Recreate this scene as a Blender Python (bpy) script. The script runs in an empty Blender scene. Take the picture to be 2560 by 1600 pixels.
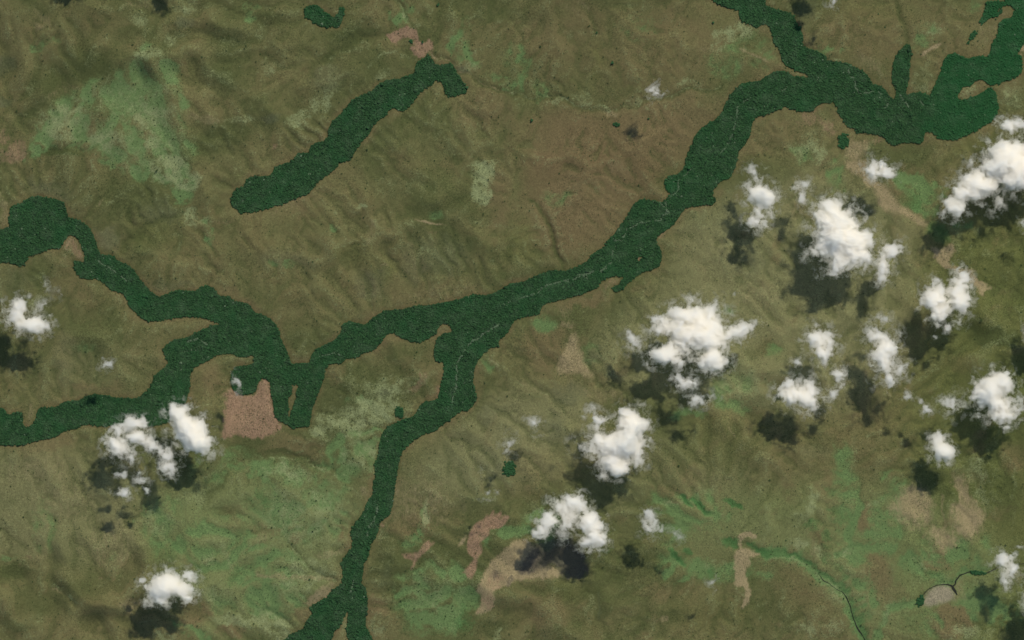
import bpy, math, random
import numpy as np
from mathutils import Vector

rng = np.random.default_rng(7)
random.seed(7)
sc = bpy.context.scene
COL = sc.collection
MPP = 2.5                    # metres of ground for each pixel of the 2560 px wide photograph
CAM_Z = 60000.0

# ------------------------------------------------------------------ camera
cam = bpy.data.cameras.new('camera')
cam.sensor_width = 36.0
cam.lens = 36.0 * CAM_Z / (2560 * MPP)
cam.clip_start = 1000.0
cam.clip_end = 400000.0
cam_o = bpy.data.objects.new('camera', cam)
cam_o.location = (0, 0, CAM_Z)
COL.objects.link(cam_o)
sc.camera = cam_o

# ------------------------------------------------------------------ sky, sun, exposure
SUN_EL = math.radians(55)
SUN_H = Vector((0.46, 0.888)).normalized()          # horizontal direction towards the sun
world = bpy.data.worlds.new('World')
sc.world = world
world.use_nodes = True
wn = world.node_tree.nodes
sky = wn.new('ShaderNodeTexSky')
sky.sky_type = 'NISHITA'
sky.sun_disc = False
sky.sun_elevation = SUN_EL
sky.sun_rotation = math.atan2(SUN_H.x, SUN_H.y)
sky.air_density = 1.0
sky.dust_density = 0.6
world.node_tree.links.new(sky.outputs[0], wn['Background'].inputs[0])
wn['Background'].inputs[1].default_value = 0.10
sun = bpy.data.lights.new('sun', 'SUN')
sun.energy = 3.2
sun.angle = math.radians(0.5)
sun.color = (1.0, 0.90, 0.745)
sun_o = bpy.data.objects.new('sun', sun)
sv = Vector((SUN_H.x * math.cos(SUN_EL), SUN_H.y * math.cos(SUN_EL), math.sin(SUN_EL)))
sun_o.rotation_euler = sv.to_track_quat('Z', 'Y').to_euler()
sun_o.location = (0, 0, 3000)
COL.objects.link(sun_o)
sc.view_settings.view_transform = 'Standard'
sc.view_settings.look = 'None'
sc.view_settings.exposure = 0.46
sc.view_settings.gamma = 1.0
sc.render.engine = 'CYCLES'
cy = sc.cycles
cy.max_bounces = 36
cy.diffuse_bounces = 2
cy.glossy_bounces = 2
cy.volume_bounces = 32
cy.transparent_max_bounces = 96
cy.use_denoising = True
cy.sample_clamp_indirect = 20

# ------------------------------------------------------------------ helpers
TS = 2419.0 / 640.0          # notes below are taken on 4 x 4 sheets of the photo, each enlarged by this


def P(txt):
    """'c r: x,y x,y; c r: x,y' sheet notes -> photo pixels"""
    out = []
    for part in txt.split(';'):
        part = part.strip()
        if not part:
            continue
        head, body = part.split(':')
        c, r = map(int, head.split())
        for tok in body.split():
            x, y = tok.split(',')
            out.append((c * 640 + float(x) / TS, r * 400 + float(y) / TS))
    return out


def pt(c, r, x, y):
    return c * 640 + x / TS, r * 400 + y / TS


def px2w(x, y):
    return (x - 1280) * MPP, (800 - y) * MPP


_perm = np.random.default_rng(3).permutation(512)
_ga = np.random.default_rng(4).uniform(0, 2 * np.pi, 512)
_gx, _gy = np.cos(_ga), np.sin(_ga)


def perlin(x, y, seed=0):
    xi = np.floor(x).astype(np.int64)
    yi = np.floor(y).astype(np.int64)
    fx, fy = x - xi, y - yi
    u = fx * fx * fx * (fx * (fx * 6 - 15) + 10)
    v = fy * fy * fy * (fy * (fy * 6 - 15) + 10)

    def g(ix, iy, dx, dy):
        k = _perm[(ix + _perm[(iy + seed * 37) & 511]) & 511]
        return _gx[k] * dx + _gy[k] * dy
    a = g(xi, yi, fx, fy)
    b = g(xi + 1, yi, fx - 1, fy)
    c = g(xi, yi + 1, fx, fy - 1)
    d = g(xi + 1, yi + 1, fx - 1, fy - 1)
    return (a + u * (b - a) + v * ((c + u * (d - c)) - (a + u * (b - a)))) * 1.5


def fbm(x, y, wl, octs=4, seed=0, gain=0.5, lac=2.03):
    s = np.zeros_like(x, dtype=float)
    a, n = 1.0, 0.0
    for o in range(octs):
        s += a * perlin(x / wl + 17.3 * o, y / wl - 9.1 * o, seed + o)
        n += a
        a *= gain
        wl /= lac
    return s / n


def ridged(x, y, wl, octs=3, seed=0):
    s = np.zeros_like(x, dtype=float)
    a, n = 1.0, 0.0
    for o in range(octs):
        s += a * (1 - np.abs(perlin(x / wl + 5.7 * o, y / wl + 3.3 * o, seed + o)) * 1.6)
        n += a
        a *= 0.5
        wl /= 2.1
    return s / n


def fill(poly, x0, y0, step, nx, ny):
    """even-odd scanline fill of a polygon on a regular grid of sample points"""
    m = np.zeros((ny, nx), bool)
    p = np.array(poly, float)
    q = np.roll(p, -1, axis=0)
    j0 = max(0, int((p[:, 1].min() - y0) / step))
    j1 = min(ny - 1, int((p[:, 1].max() - y0) / step) + 1)
    for j in range(j0, j1 + 1):
        yy = y0 + j * step + 1e-4
        hit = (p[:, 1] <= yy) != (q[:, 1] <= yy)
        if not hit.any():
            continue
        xs = np.sort(p[hit, 0] + (yy - p[hit, 1]) / (q[hit, 1] - p[hit, 1]) * (q[hit, 0] - p[hit, 0]))
        for k in range(0, len(xs) - 1, 2):
            a = int(math.ceil((xs[k] - x0) / step))
            b = int(math.floor((xs[k + 1] - x0) / step))
            if b >= 0 and a < nx:
                m[j, max(0, a):min(nx, b + 1)] ^= True
    return m


def blur(a, r, n=2):
    a = a.astype(float)
    r = int(r)
    if r < 1:
        return a
    for _ in range(n):
        for ax in (0, 1):
            pad = [(0, 0), (0, 0)]
            pad[ax] = (r + 1, r)
            c = np.cumsum(np.pad(a, pad, mode='edge'), axis=ax)
            k = 2 * r + 1
            a = (c[k:] - c[:-k]) / k if ax == 0 else (c[:, k:] - c[:, :-k]) / k
    return a


# ------------------------------------------------------------------ raster of the land (photo pixels, 2 px cells)
RS, RX0, RY0 = 2.0, -240.0, -240.0
RNX, RNY = 1520, 1040
RXX, RYY = np.meshgrid(RX0 + RS * np.arange(RNX), RY0 + RS * np.arange(RNY))
wx1 = fbm(RXX, RYY, 46, 4, 11)
wy1 = fbm(RXX, RYY, 46, 4, 21)
wx2 = fbm(RXX, RYY, 11, 3, 31)
wy2 = fbm(RXX, RYY, 11, 3, 41)


def sample(a, x, y, step=RS, x0=RX0, y0=RY0):
    fx = np.clip((x - x0) / step, 0, a.shape[1] - 1.001)
    fy = np.clip((y - y0) / step, 0, a.shape[0] - 1.001)
    i, j = fx.astype(int), fy.astype(int)
    u, v = fx - i, fy - j
    return (a[j, i] * (1 - u) * (1 - v) + a[j, i + 1] * u * (1 - v) + a[j + 1, i] * (1 - u) * v + a[j + 1, i + 1] * u * v)


def nearest(a, x, y, step=RS, x0=RX0, y0=RY0):
    i = np.clip(np.rint((x - x0) / step).astype(int), 0, a.shape[1] - 1)
    j = np.clip(np.rint((y - y0) / step).astype(int), 0, a.shape[0] - 1)
    return a[j, i]


# ---- gallery forest outlines
FOREST_MAIN = P("""2 0: 1500,-500 1890,0 1960,40 2060,80 2140,100 2150,170 2170,210 2250,230 2300,265 2340,240 2400,225;
3 0: 0,240 30,280 50,390 110,470 130,570 170,620 260,670 370,700 385,730 330,725 240,720 190,680 110,670 50,680 0,715;
2 0: 2400,715 2350,760 2250,775 2160,790 2110,850 2060,900 2020,980 1980,1070 1920,1130 1800,1200 1740,1270 1700,1360 1660,1450 1640,1512;
2 1: 1640,0 1630,80 1560,135 1480,150 1440,220 1460,280 1500,320 1440,385 1400,405 1330,380 1200,375 1150,420 1110,490 1070,565 1020,620 980,690 920,740 870,820 760,890 710,955 620,1010 500,1050 380,1040 280,1070 130,1140 0,1175;
1 1: 2400,1165 2330,1215 2200,1280 2050,1275 1900,1320 1750,1350 1620,1375 1540,1375 1380,1410 1220,1425 1150,1460 1080,1510;
1 2: 1080,0 1020,50 960,30 890,10 820,40 790,140 740,190 650,235 560,280 530,320 500,405 330,410 300,330 270,250 230,160 210,80 140,0;
1 1: 130,1500 80,1465 0,1445; 0 1: 2400,1430 2370,1385 2300,1345 2210,1330 2170,1290 2070,1280 2020,1210 1950,1185 1880,1210 1850,1240 1700,1230 1600,1255 1500,1300 1400,1220 1310,1110 1260,1030 1200,990 1110,950 1080,910 940,890 910,790 880,700 830,620 740,565 640,540 625,450 600,400 530,370 420,350 340,340 270,365 200,410 95,440 95,500 80,570 85,630 0,660 -500,600 -500,900 0,970 70,965 120,980 180,1008 230,990 270,910 380,880 460,845 570,830 590,780 650,715 710,710 750,770 790,860 805,920 800,965 740,955 695,960 700,1040 760,1110 820,1130 900,1120 970,1160 1050,1230 1150,1250 1200,1320 1230,1390 1300,1460 1370,1510;
0 2: 1400,18 1480,8; 0 1: 1600,1500 1720,1478 1900,1488; 0 2: 2010,5 2110,45 2000,50 1940,80 1850,120 1750,170 1640,190 1560,240 1540,290 1560,350 1590,400 1560,450 1500,490 1450,540 1430,610 1390,670 1300,735 1230,745 1100,735 1000,710 900,700 830,715 740,760 600,770 550,815 480,830 380,825 350,860 350,910 310,980 250,1020 220,990 210,880 170,865 70,900 40,850 0,830 -500,800 -500,1150 0,1180 100,1180 180,1185 290,1160 400,1130 510,1110 560,1080 620,1040 720,1030 760,1000 840,990 950,1005 1050,1000 1180,985 1300,1000 1400,1010 1500,990 1580,975 1640,900 1680,830 1750,780 1780,700 1800,610 1790,540 1830,450 1930,400 2020,350 2080,315 2180,320 2240,340 2310,350 2380,330 2400,350 2400,410 2330,425 2230,440 2190,490 2180,600 2200,660 2280,710 2400,690;
1 2: 0,650 40,570 70,545 110,560 135,590 140,680 160,780 175,900 230,960 290,985 340,1025 420,1010 500,1000 515,930 530,830 570,740 600,660 640,560 650,470 690,420 740,410 810,415 850,365 940,360 1020,310 1120,285 1180,220 1210,160 1260,125 1310,125 1380,175 1480,205 1570,205 1650,165 1710,120 1720,70 1770,35 1820,40 1860,110 1760,130 1700,190 1680,300 1690,380 1780,405 1770,520 1740,640 1720,740 1660,770 1600,770 1550,810 1520,870 1480,910 1380,945 1260,1000 1200,1060 1170,1150 1160,1260 1120,1370 1125,1450 1120,1512;
1 3: 1110,0 1105,130 1050,210 1020,300 950,390 890,490 910,560 910,640 850,700 800,790 820,860 820,980 720,1040 670,1110 590,1150 510,1200 530,1270 470,1350 440,1410 340,1450 260,1515 -50,1950 500,1950 700,1540 740,1430 790,1390 830,1300 870,1215 865,1310 850,1420 880,1540 1000,1950 1300,1950 1110,1540 1070,1450 1035,1370 1040,1300 1055,1220 1050,1100 1035,1010 995,990 1010,880 1020,790 1060,720 1080,620 1130,540 1160,440 1180,380 1250,340 1290,240 1305,130 1320,0;
1 2: 1325,1500 1345,1380 1370,1250 1430,1190 1500,1130 1590,1080 1690,1050 1760,990 1850,930 1930,865 1990,865 2060,800 2085,740 2065,650 2050,580 2060,480 2080,410 2150,320 2220,255 2290,260 2300,180 2350,150 2400,80; 2 2: 0,40;
2 1: 40,1500 180,1470 250,1460 290,1370 400,1330 500,1310 600,1280 700,1255 790,1220 840,1150 910,1105 1000,1095 1060,1105 1020,1170 945,1215 975,1245 1050,1220 1080,1180 1130,1140 1180,1090 1260,1050 1380,1015 1410,960 1410,880 1395,820 1360,790 1370,730 1420,685 1490,640 1560,570 1600,500 1660,440 1750,440 1830,415 1890,425 1935,385 1890,330 1900,280 1960,210 2060,170 2100,90 2130,0;
2 0: 2130,1490 2150,1420 2220,1340 2250,1270 2260,1180 2300,1110 2400,1080;
3 0: 0,1075 110,1030 150,1000 220,1035 310,1050 400,1060 450,1010 500,980 610,965 650,1000 660,1070 700,1120 740,1190 820,1215 830,1255 930,1260 1080,1285 1130,1340 1190,1375 1280,1345 1460,1350 1485,1240 1560,1250 1610,1310 1750,1325 1850,1290 1960,1240 2080,1170 2150,1110 2185,1010 2160,950 2150,870 2100,820 2060,850 2000,890 1920,920 1820,950 1785,910 1840,820 1910,810 1980,755 2030,755 2080,800 2180,800 2220,770 2330,740 2400,680 2400,560 2390,530 2350,510 2400,440 2500,300 2700,-500 2300,-500 2240,10 2150,15 2065,15 2040,130 1990,210 2020,230 2060,190 2110,170 2180,145 2170,90 2220,60 2300,45 2330,90 2310,160 2230,180 2180,230 2170,330 2120,400 2100,500 2060,540 1990,530 1880,555 1820,530 1770,495 1700,520 1660,570 1640,650 1610,740 1560,830 1530,910 1440,870 1340,885 1305,900 1305,860 1330,760 1340,620 1355,500 1350,430 1310,410 1240,480 1200,540 1175,660 1175,780 1215,850 1215,900 1190,940 1150,910 1110,850 1060,810 990,800 950,730 900,670 830,640 760,600 640,580 560,570 550,530 480,490 380,460 330,430 325,330 310,270 270,220 240,150 200,120 100,95 0,60; 2 0: 2400,50 2390,0 2000,-500""")
FOREST_RIDGE = P("""1 0: 1620,505 1670,560 1690,605 1740,615 1800,600 1850,605 1880,640 1895,690 1930,730 1965,790 1995,825 1985,870 1930,895 1820,920 1790,880 1770,820 1760,780 1690,755 1670,800 1600,835 1530,900 1480,970 1410,1040 1360,1050 1300,1015 1255,1035 1230,1090 1160,1140 1110,1180 1070,1260 990,1350 940,1430 890,1512;
1 1: 890,0 790,25 740,90 660,150 580,210 500,320 380,355 270,410 150,440 0,490; 0 1: 2400,490 2330,490 2280,508 2240,470 2195,440 2180,380 2200,310 2240,265 2310,250 2320,190 2380,155; 1 1: 130,150 190,60 280,35 365,0;
1 0: 365,1495 400,1450 500,1440 520,1380 580,1340 650,1335 680,1280 690,1200 720,1150 800,1080 850,1010 920,940 1000,900 1100,860 1160,790 1250,755 1370,740 1500,690 1510,600 1545,570 1590,550""")
FOREST_TOP = P("1 0: 460,90 480,60 560,40 610,70 640,110 700,140 740,165 770,130 795,70 830,60 835,110 815,190 780,260 730,255 650,260 590,240 520,195 460,165")
CLEAR = [P("1 2: 340,605 405,610 385,690 365,780 340,850 322,925 305,920 305,830 305,735 340,700"),
         P("2 1: 1215,900 1230,920 1200,960 1180,960 1190,925")]

FX0, FY0 = -240.0, -240.0
FNX, FNY = 3040, 2080
fmain = fill(FOREST_MAIN, FX0, FY0, 1.0, FNX, FNY)
for c in CLEAR:
    fmain &= ~fill(c, FX0, FY0, 1.0, FNX, FNY)
fridge = fill(FOREST_RIDGE, FX0, FY0, 1.0, FNX, FNY)
ftop = fill(FOREST_TOP, FX0, FY0, 1.0, FNX, FNY)
fall = fmain | fridge | ftop
fcoarse = fall[::2, ::2].astype(float)[:RNY, :RNX]

# ------------------------------------------------------------------ relief
RAV = """1 1: 1210,470 1250,560 1260,650|7 9
1 1: 1340,690 1230,810 1230,900 1400,1080 1420,1180|9 10
1 1: 1720,740 1780,900 1860,1030|9 9
1 1: 1850,790 1960,960 2000,1100|9 8
1 1: 2080,880 2140,1030 2200,1160|8 7
1 1: 440,1060 530,1170|6 7
1 1: 40,780 150,900 180,1070|8 8
1 1: 680,590 760,680 770,760|7 8
1 1: 950,960 1040,1150 1080,1350|9 9
1 1: 860,1260 920,1420|8 6
1 1: 450,1100 540,1330|7 6
1 1: 1400,650 1500,800 1560,1000 1600,1200|9 6
1 1: 2330,880 2400,1000|7 6
1 1: 1080,480 930,530|6 6
1 1: 880,700 1050,800 870,820|5 5
0 1: 190,110 250,290|7 8
0 1: 330,80 380,240|7 8
0 1: 90,240 180,350|6 6
0 1: 1180,500 1290,650|8 9
0 1: 1270,430 1350,560|7 7
0 1: 1350,260 1440,390|8 9
0 1: 1700,510 1450,600 1230,760 1150,880|10 9
0 1: 1860,660 1960,780 2060,930|8 9
0 1: 1060,280 880,450 760,560|8 6
0 1: 2060,200 2180,300|7 7
0 1: 1700,720 1650,900 1560,1150|9 5
0 1: 600,200 560,330|8 5
0 1: 1900,850 2000,1000 2200,1150|9 7
0 1: 2280,700 2400,860|7 7
1 0: 380,1150 480,1230 610,1330|7 8
1 0: 290,1240 480,1410|6 8
1 0: 500,1140 690,1270|7 7
1 0: 1220,330 900,380 700,540 560,580|12 9
1 0: 0,490 120,560|7 6
1 0: 1050,610 850,760 780,850|10 5
1 0: 250,850 120,1000|9 4
1 0: 1900,1000 2100,1150 2150,1300|10 4
0 0: 100,1060 200,1180 330,1240|9 7
0 0: 1650,160 1640,280|5 7
0 0: 1760,580 1850,700 1990,860|12 7
0 0: 2060,1170 2110,1400 2200,1500|10 8
0 0: 2400,430 2330,560 2400,700|12 6
0 0: 330,330 480,290 520,180|7 5
0 0: 270,520 430,420 620,290|8 6
0 0: 560,460 700,640 800,820|12 5
0 0: 1180,480 1150,560|6 6
0 0: 100,130 150,260 130,420|8 5
0 0: 340,230 330,380|6 5
0 0: 900,150 1050,190|6 5
0 0: 350,1440 700,1400 900,1440|9 10
2 1: 180,370 310,540 380,700 400,850 480,1040|8 13
2 1: 840,30 1000,180 1180,300|9 5
2 1: 430,30 650,110 860,140|9 4
2 1: 1450,720 1700,740 1980,800|12 4
2 1: 0,900 -100,1000|8 4
2 2: 700,270 730,480 800,590 860,650|8 8
2 2: 230,640 400,760 540,820|9 5
2 0: 0,870 150,935 400,925 540,975 680,1020 800,1060 900,1075 1050,1010 1270,980 1560,880 1700,835 1970,850|7 6
1 0: 1640,490 1700,540 1850,590 1930,690 2050,730 2150,790 2300,860 2419,880|7 6
1 0: 1300,0 1360,90 1420,180 1480,250|6 7
2 0: 560,700 620,800 700,900|7 5
2 0: 380,740 500,880|6 5
2 0: 640,0 740,160 780,350|9 5
2 0: 780,1460 830,1370|5 7
3 0: 1210,0 1260,200 1310,410|8 7
3 3: 0,690 170,700 350,770 480,890 600,990 720,1070 790,1250 870,1420 960,1540|12 9
3 3: 470,580 520,720 560,800|6 5
3 3: 780,660 760,500 850,300 850,0|10 5
3 3: 1150,640 850,650 600,720|9 4
3 3: 1640,150 1650,400 1690,620|8 6
3 3: 1700,330 1800,260 1950,430|9 5
3 3: 1380,820 1520,900 1620,930|9 5
3 3: 1000,1540 1100,1300 1200,1190 1380,1170 1500,1050 1650,980 1760,980 1830,890 1990,870 2160,830 2500,780|9 6
1 3: 480,790 580,900 760,980|7 7
1 3: 260,460 300,620 420,700 480,790|8 5
1 3: 0,1230 150,1250 270,1310 350,1400|8 9
1 3: 800,260 870,340|6 6
1 3: 130,830 300,860 600,900|9 4
1 2: 0,1250 300,1270 480,1330 650,1410 850,1480|9 8
0 3: 500,980 590,1070 760,1200|8 6
0 3: 0,880 330,900|12 6
0 3: 870,1050 930,1150|6 5
0 3: 1740,780 1900,850 2100,820|10 4
0 3: 60,1340 350,1230|12 5
2 3: 1560,120 1650,200 1720,290|6 7
2 3: 1740,150 1800,260 1880,320|6 7
2 3: 2030,190 2160,260|6 6
2 3: 2000,560 2150,620 2400,680|10 8
2 3: 1900,540 1960,640|7 5
2 3: 1480,690 1580,760 1650,830|7 5
2 3: 820,1080 840,1300 900,1500|9 4
3 2: 1850,100 2150,150 2419,60|16 7
3 1: 1900,1130 2150,1200 2400,1250|12 4
3 2: 1800,280 2000,370 2300,400|16 4"""


def seg_field(poly, fn, width):
    """calls fn on cells near the polyline with their distance to it (photo pixels)"""
    p = np.array(poly)
    pad = width * 3
    i0 = max(0, int((p[:, 0].min() - pad - RX0) / RS)); i1 = min(RNX, int((p[:, 0].max() + pad - RX0) / RS) + 1)
    j0 = max(0, int((p[:, 1].min() - pad - RY0) / RS)); j1 = min(RNY, int((p[:, 1].max() + pad - RY0) / RS) + 1)
    if i1 <= i0 or j1 <= j0:
        return
    s = np.s_[j0:j1, i0:i1]
    X = RXX[s] + wx1[s] * 14 + wx2[s] * 4
    Y = RYY[s] + wy1[s] * 14 + wy2[s] * 4
    best = np.full(X.shape, 1e9)
    n = len(p) - 1
    tt = np.zeros(X.shape)
    for k in range(n):
        a, b = p[k], p[k + 1]
        d = b - a
        t = np.clip(((X - a[0]) * d[0] + (Y - a[1]) * d[1]) / max(d @ d, 1e-6), 0, 1)
        dist = np.hypot(X - a[0] - t * d[0], Y - a[1] - t * d[1])
        m = dist < best
        best = np.where(m, dist, best)
        tt = np.where(m, (k + t) / n, tt)
    fn(s, best, tt)


RIV=("3 3: 0,690","3 3: 1000,1540","1 0: 1640,490","2 0: 0,870","2 1: 180,370","0 1: 1700,510","3 0: 1210","1 0: 1220","1 2: 0,1250","1 3: 260,460","1 3: 480,790","2 3: 2000,560","3 3: 780,660")
UPL, KER, NIT = 2.1, 0.6, 15


def erode():
    """rain cuts a branching drainage into the land; it falls to the wooded valleys and the streams"""
    st=2
    X=RXX[::st,::st]; Y=RYY[::st,::st]
    ny,nx=X.shape
    fz=blur(fcoarse,1,1)[::st,::st]>0.5
    base=fz.copy()
    carve=np.zeros((RNY,RNX)); river=np.zeros((RNY,RNX),bool)
    for line in RAV.splitlines():
        body,par=line.split('|'); w,d=map(float,par.split())
        def fn(s,dist,tt,w=w,d=d,line=line):
            carve[s]=np.maximum(carve[s],d*2.0*np.exp(-(dist/w)**2)*np.clip(tt*4,.3,1))
            if line.startswith(RIV): river[s]|=dist<3.2
        seg_field(P(body),fn,w)
    base|=river[::st,::st]
    big=1e6
    g=np.where(base,0.0,big)
    ar=np.arange(ny)[:,None]
    up=np.maximum.accumulate(np.where(base,ar,-big),0); dn=np.minimum.accumulate(np.where(base,ar,big)[::-1],0)[::-1]
    g=np.minimum(ar-up,dn-ar); g=np.minimum(g,2000.0)
    D=np.empty_like(g); xs=np.arange(nx); k2=(xs[:,None]-xs[None,:])**2.0
    for r_ in range(ny): D[r_]=np.sqrt((k2+g[r_][None,:]**2).min(1))
    h=2.8*D**0.8*(1+0.25*fbm(X,Y,200,3,53))+fbm(X,Y,60,4,52)*7.0+np.random.default_rng(1).uniform(0,1.0,X.shape)+2
    h-=carve[::st,::st]*0.5
    h=np.maximum(h,0.2)
    h[base]=0.0
    n=nx*ny
    idx=np.arange(n).reshape(ny,nx)
    offs=[(-1,-1),(-1,0),(-1,1),(0,-1),(0,1),(1,-1),(1,0),(1,1)]
    flatbase=base.ravel()
    soft=np.exp(1.6*fbm(X,Y,110,3,57)).ravel()
    U=UPL*(0.55+0.45*np.clip(1.15-(X-300)/1900,.0,1))
    for it in range(NIT):
        h=np.where(base,h*1.0,h+U)
        hp=np.pad(h,1,constant_values=1e9)
        best=np.zeros_like(h); rec=idx.copy()
        for dy,dx in offs:
            nb=hp[1+dy:1+dy+ny,1+dx:1+dx+nx]
            s=(h-nb)/math.hypot(dx,dy)
            m=s>best
            best=np.where(m,s,best)
            rec=np.where(m,np.roll(np.roll(idx,-dy,0),-dx,1),rec)
        rec.ravel()[flatbase]=idx.ravel()[flatbase]
        order=np.argsort(h.ravel())
        r=rec.ravel().tolist(); o=order.tolist()
        A=[1.0]*n
        for k in reversed(o):
            q=r[k]
            if q!=k: A[q]+=A[k]
        Aa=np.array(A)
        F=(KER*soft*Aa**0.5).tolist()
        hl=h.ravel().tolist()
        for k in o:
            q=r[k]
            if q!=k:
                f=F[k]; hl[k]=(hl[k]+f*hl[q])/(1+f)
        h=np.array(hl).reshape(ny,nx)
        hb=blur(h,1,1)
        h=np.where(base,0,h*0.72+hb*0.28)
    return h


E = erode()
E = sample(E, RXX + wx1 * 12 + wx2 * 2, RYY + wy1 * 12 + wy2 * 2, RS * 2)
E = blur(E, 1, 1)
E = blur(E, 9, 2) + (E - blur(E, 9, 2)) * np.clip(0.72 + 1.7 * fbm(RXX, RYY, 190, 3, 58), 0.15, 1.35)
E = np.where(E > 70, 70 + (E - 70) * 0.4, E)
low = blur(E, 22, 2)
E = (E - low) + low * 0.55
west = np.clip(1.15 - (RXX - 300) / 1900, 0.45, 1.0)
H = E * (0.55 + 0.5 * west) * 2.1 + fbm(RXX, RYY, 420, 3, 51) * 22
H -= blur(fcoarse, 10, 2) * 5
for _ in range(3):                                   # worn slopes: nothing steeper than about fifteen degrees
    gy_, gx_ = np.gradient(H, RS * MPP)
    steep = blur(np.clip((np.hypot(gx_, gy_) - 0.27) / 0.12, 0, 1), 3, 1)
    H = H * (1 - steep) + blur(H, 4, 2) * steep
for line in RAV.splitlines():
    body, par = line.split('|')
    w, d = map(float, par.split())

    def cut(s, dist, tt, w=w, d=d):
        prof = d * np.exp(-(dist / (w * 0.95)) ** 2) - 0.30 * d * np.exp(-((dist - 2.1 * w) / (w * 0.9)) ** 2)
        H[s] -= prof * np.clip(tt * 5, 0.25, 1) * np.clip((1 - tt) * 8, 0.3, 1) * 0.7
    seg_field(P(body), cut, w)
H += fbm(RXX, RYY, 16, 2, 81) * 0.6

# ------------------------------------------------------------------ ground cover masks
names = ['green', 'pale', 'soil', 'burn', 'tan', 'brown', 'dark', 'deep', 'sand', 'floor', 'olive', 'grey', 'light', 'rust', 'moss', 'ash']
M = {n: np.zeros((RNY, RNX)) for n in names}


def add(n, s, val):
    M[n][s] = np.maximum(M[n][s], val)


def blob(n, c, r, x, y, rx, ry, rot=0, k=0.6, rag=1.0):
    cx, cy = pt(c, r, x, y)
    rx, ry = rx / TS * 1.45, ry / TS * 1.45
    R = max(rx, ry) * 1.7 + 12
    i0 = max(0, int((cx - R - RX0) / RS)); i1 = min(RNX, int((cx + R - RX0) / RS) + 1)
    j0 = max(0, int((cy - R - RY0) / RS)); j1 = min(RNY, int((cy + R - RY0) / RS) + 1)
    s = np.s_[j0:j1, i0:i1]
    rag *= min(1.0, min(rx, ry) / 26 + 0.15)
    dx = RXX[s] - cx + (wx1[s] * 26 + wx2[s] * 10) * rag
    dy = RYY[s] - cy + (wy1[s] * 26 + wy2[s] * 10) * rag
    a = math.radians(rot)
    u = (dx * math.cos(a) + dy * math.sin(a)) / rx
    v = (-dx * math.sin(a) + dy * math.cos(a)) / ry
    f = np.clip(1.0 - (u * u + v * v), 0, 1)
    f = f * f * (3 - 2 * f)
    add(n, s, f * k)


def poly(n, txt, k=0.9, soft=2, rag=1.0):
    m = fill(P(txt), RX0, RY0, RS, RNX, RNY)
    js, is_ = np.where(m)
    if len(js) == 0:
        return
    p = 24
    s = np.s_[max(0, js.min() - p):js.max() + p, max(0, is_.min() - p):is_.max() + p]
    f = blur(m[s], soft, 2)
    x0 = RX0 + RS * s[1].start
    y0 = RY0 + RS * s[0].start
    f = sample(f, RXX[s] + (wx1[s] * 5 + wx2[s] * 4.5) * rag, RYY[s] + (wy1[s] * 5 + wy2[s] * 4.5) * rag, RS, x0, y0)
    add(n, s, f * k)


def stroke(n, txt, w, k):
    seg_field(P(txt), lambda s, d, t: add(n, s, k * np.exp(-(d / w) ** 2)), w)


GREENBELT = "0 0: 330,1200 430,1050 560,960 720,850 760,830 900,760 1050,680 1180,610 1330,450 1400,430 1560,470 1690,600 1690,740 1720,860 1780,980 1780,1060 1700,1130 1780,1260 1830,1330; 0 1: 1830,60 1870,180 1870,280 1700,300 1560,230 1300,190 1150,90 1000,20; 0 0: 900,1420 700,1370 500,1370 350,1440 250,1512 200,1480 330,1330"
poly('green', GREENBELT, 0.72, 5, 1.6)
poly('pale', GREENBELT, 0.34, 6, 1.6)
SOILTOP = "1 0: 1195,330 1300,290 1400,250 1490,260 1540,320 1530,360 1590,390 1650,380 1690,430 1680,490 1620,480 1590,540 1530,560 1480,490 1450,450 1500,420 1480,370 1400,350 1320,430 1280,400 1260,350"
SOILMID = "0 2: 2120,680 2230,660 2300,720 2400,690; 1 2: 0,650 50,560 90,545 140,590 140,700 170,880 230,970 280,1020 230,1070 100,1110 0,1130; 0 2: 2380,1130 2280,1090 2220,1080 2100,1130 2080,1080 2100,990 2110,850 2130,780"
SOILNOTCH = "0 1: 590,850 600,770 650,715 710,710 760,790 800,870 805,940 720,940 690,890 600,850"
SOILHAND = "1 3: 1990,660 1995,560 2020,470 2090,390 2170,340 2180,300 2200,350 2240,270 2260,280 2250,340 2330,275 2320,330 2290,380 2350,320 2400,350 2330,440 2210,480 2210,520 2120,600 2140,690 2100,740 2080,860 2040,950 2000,930 1970,880 1930,890 2000,810 2070,740 2010,710"
SOILFORK = "1 3: 1360,700 1520,680 1560,620 1650,545 1640,590 1710,580 1640,660 1540,730 1500,800 1470,870 1450,850 1480,760 1400,745"
SOILBURN = "1 3: 2400,620 2330,660 2230,760 2150,870 2120,960 2080,1030 2100,1080 2140,1080 2130,1160 2080,1270 2150,1270 2220,1230 2250,1150 2250,1050 2330,1000 2400,990; 2 3: 0,970 200,940 380,910 470,930 480,870 380,820 300,800 200,830 270,740 240,650 180,600 100,570 0,580"
TANRIDGE = "3 1: 720,0 950,0 930,90 1000,180 1100,220 1180,330 1230,400 1350,480 1500,580 1520,650 1430,620 1350,570 1280,520 1150,490 1100,500 1050,430 1030,350 990,270 920,270 900,180 800,120 730,60"
TANSPUR = "3 1: 1540,825 1620,850 1740,780 1740,850 1780,870 1710,920 1730,990 1850,1040 2020,1050 1930,1070 2000,1130 2140,1215 2060,1230 2010,1290 1950,1200 1800,1090 1730,1030 1660,1030 1560,900"
TANFUNNEL = "2 2: 590,100 640,150 640,260 700,370 720,470 800,580 730,550 640,500 420,520 430,390 470,300 510,220 560,160"
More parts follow.
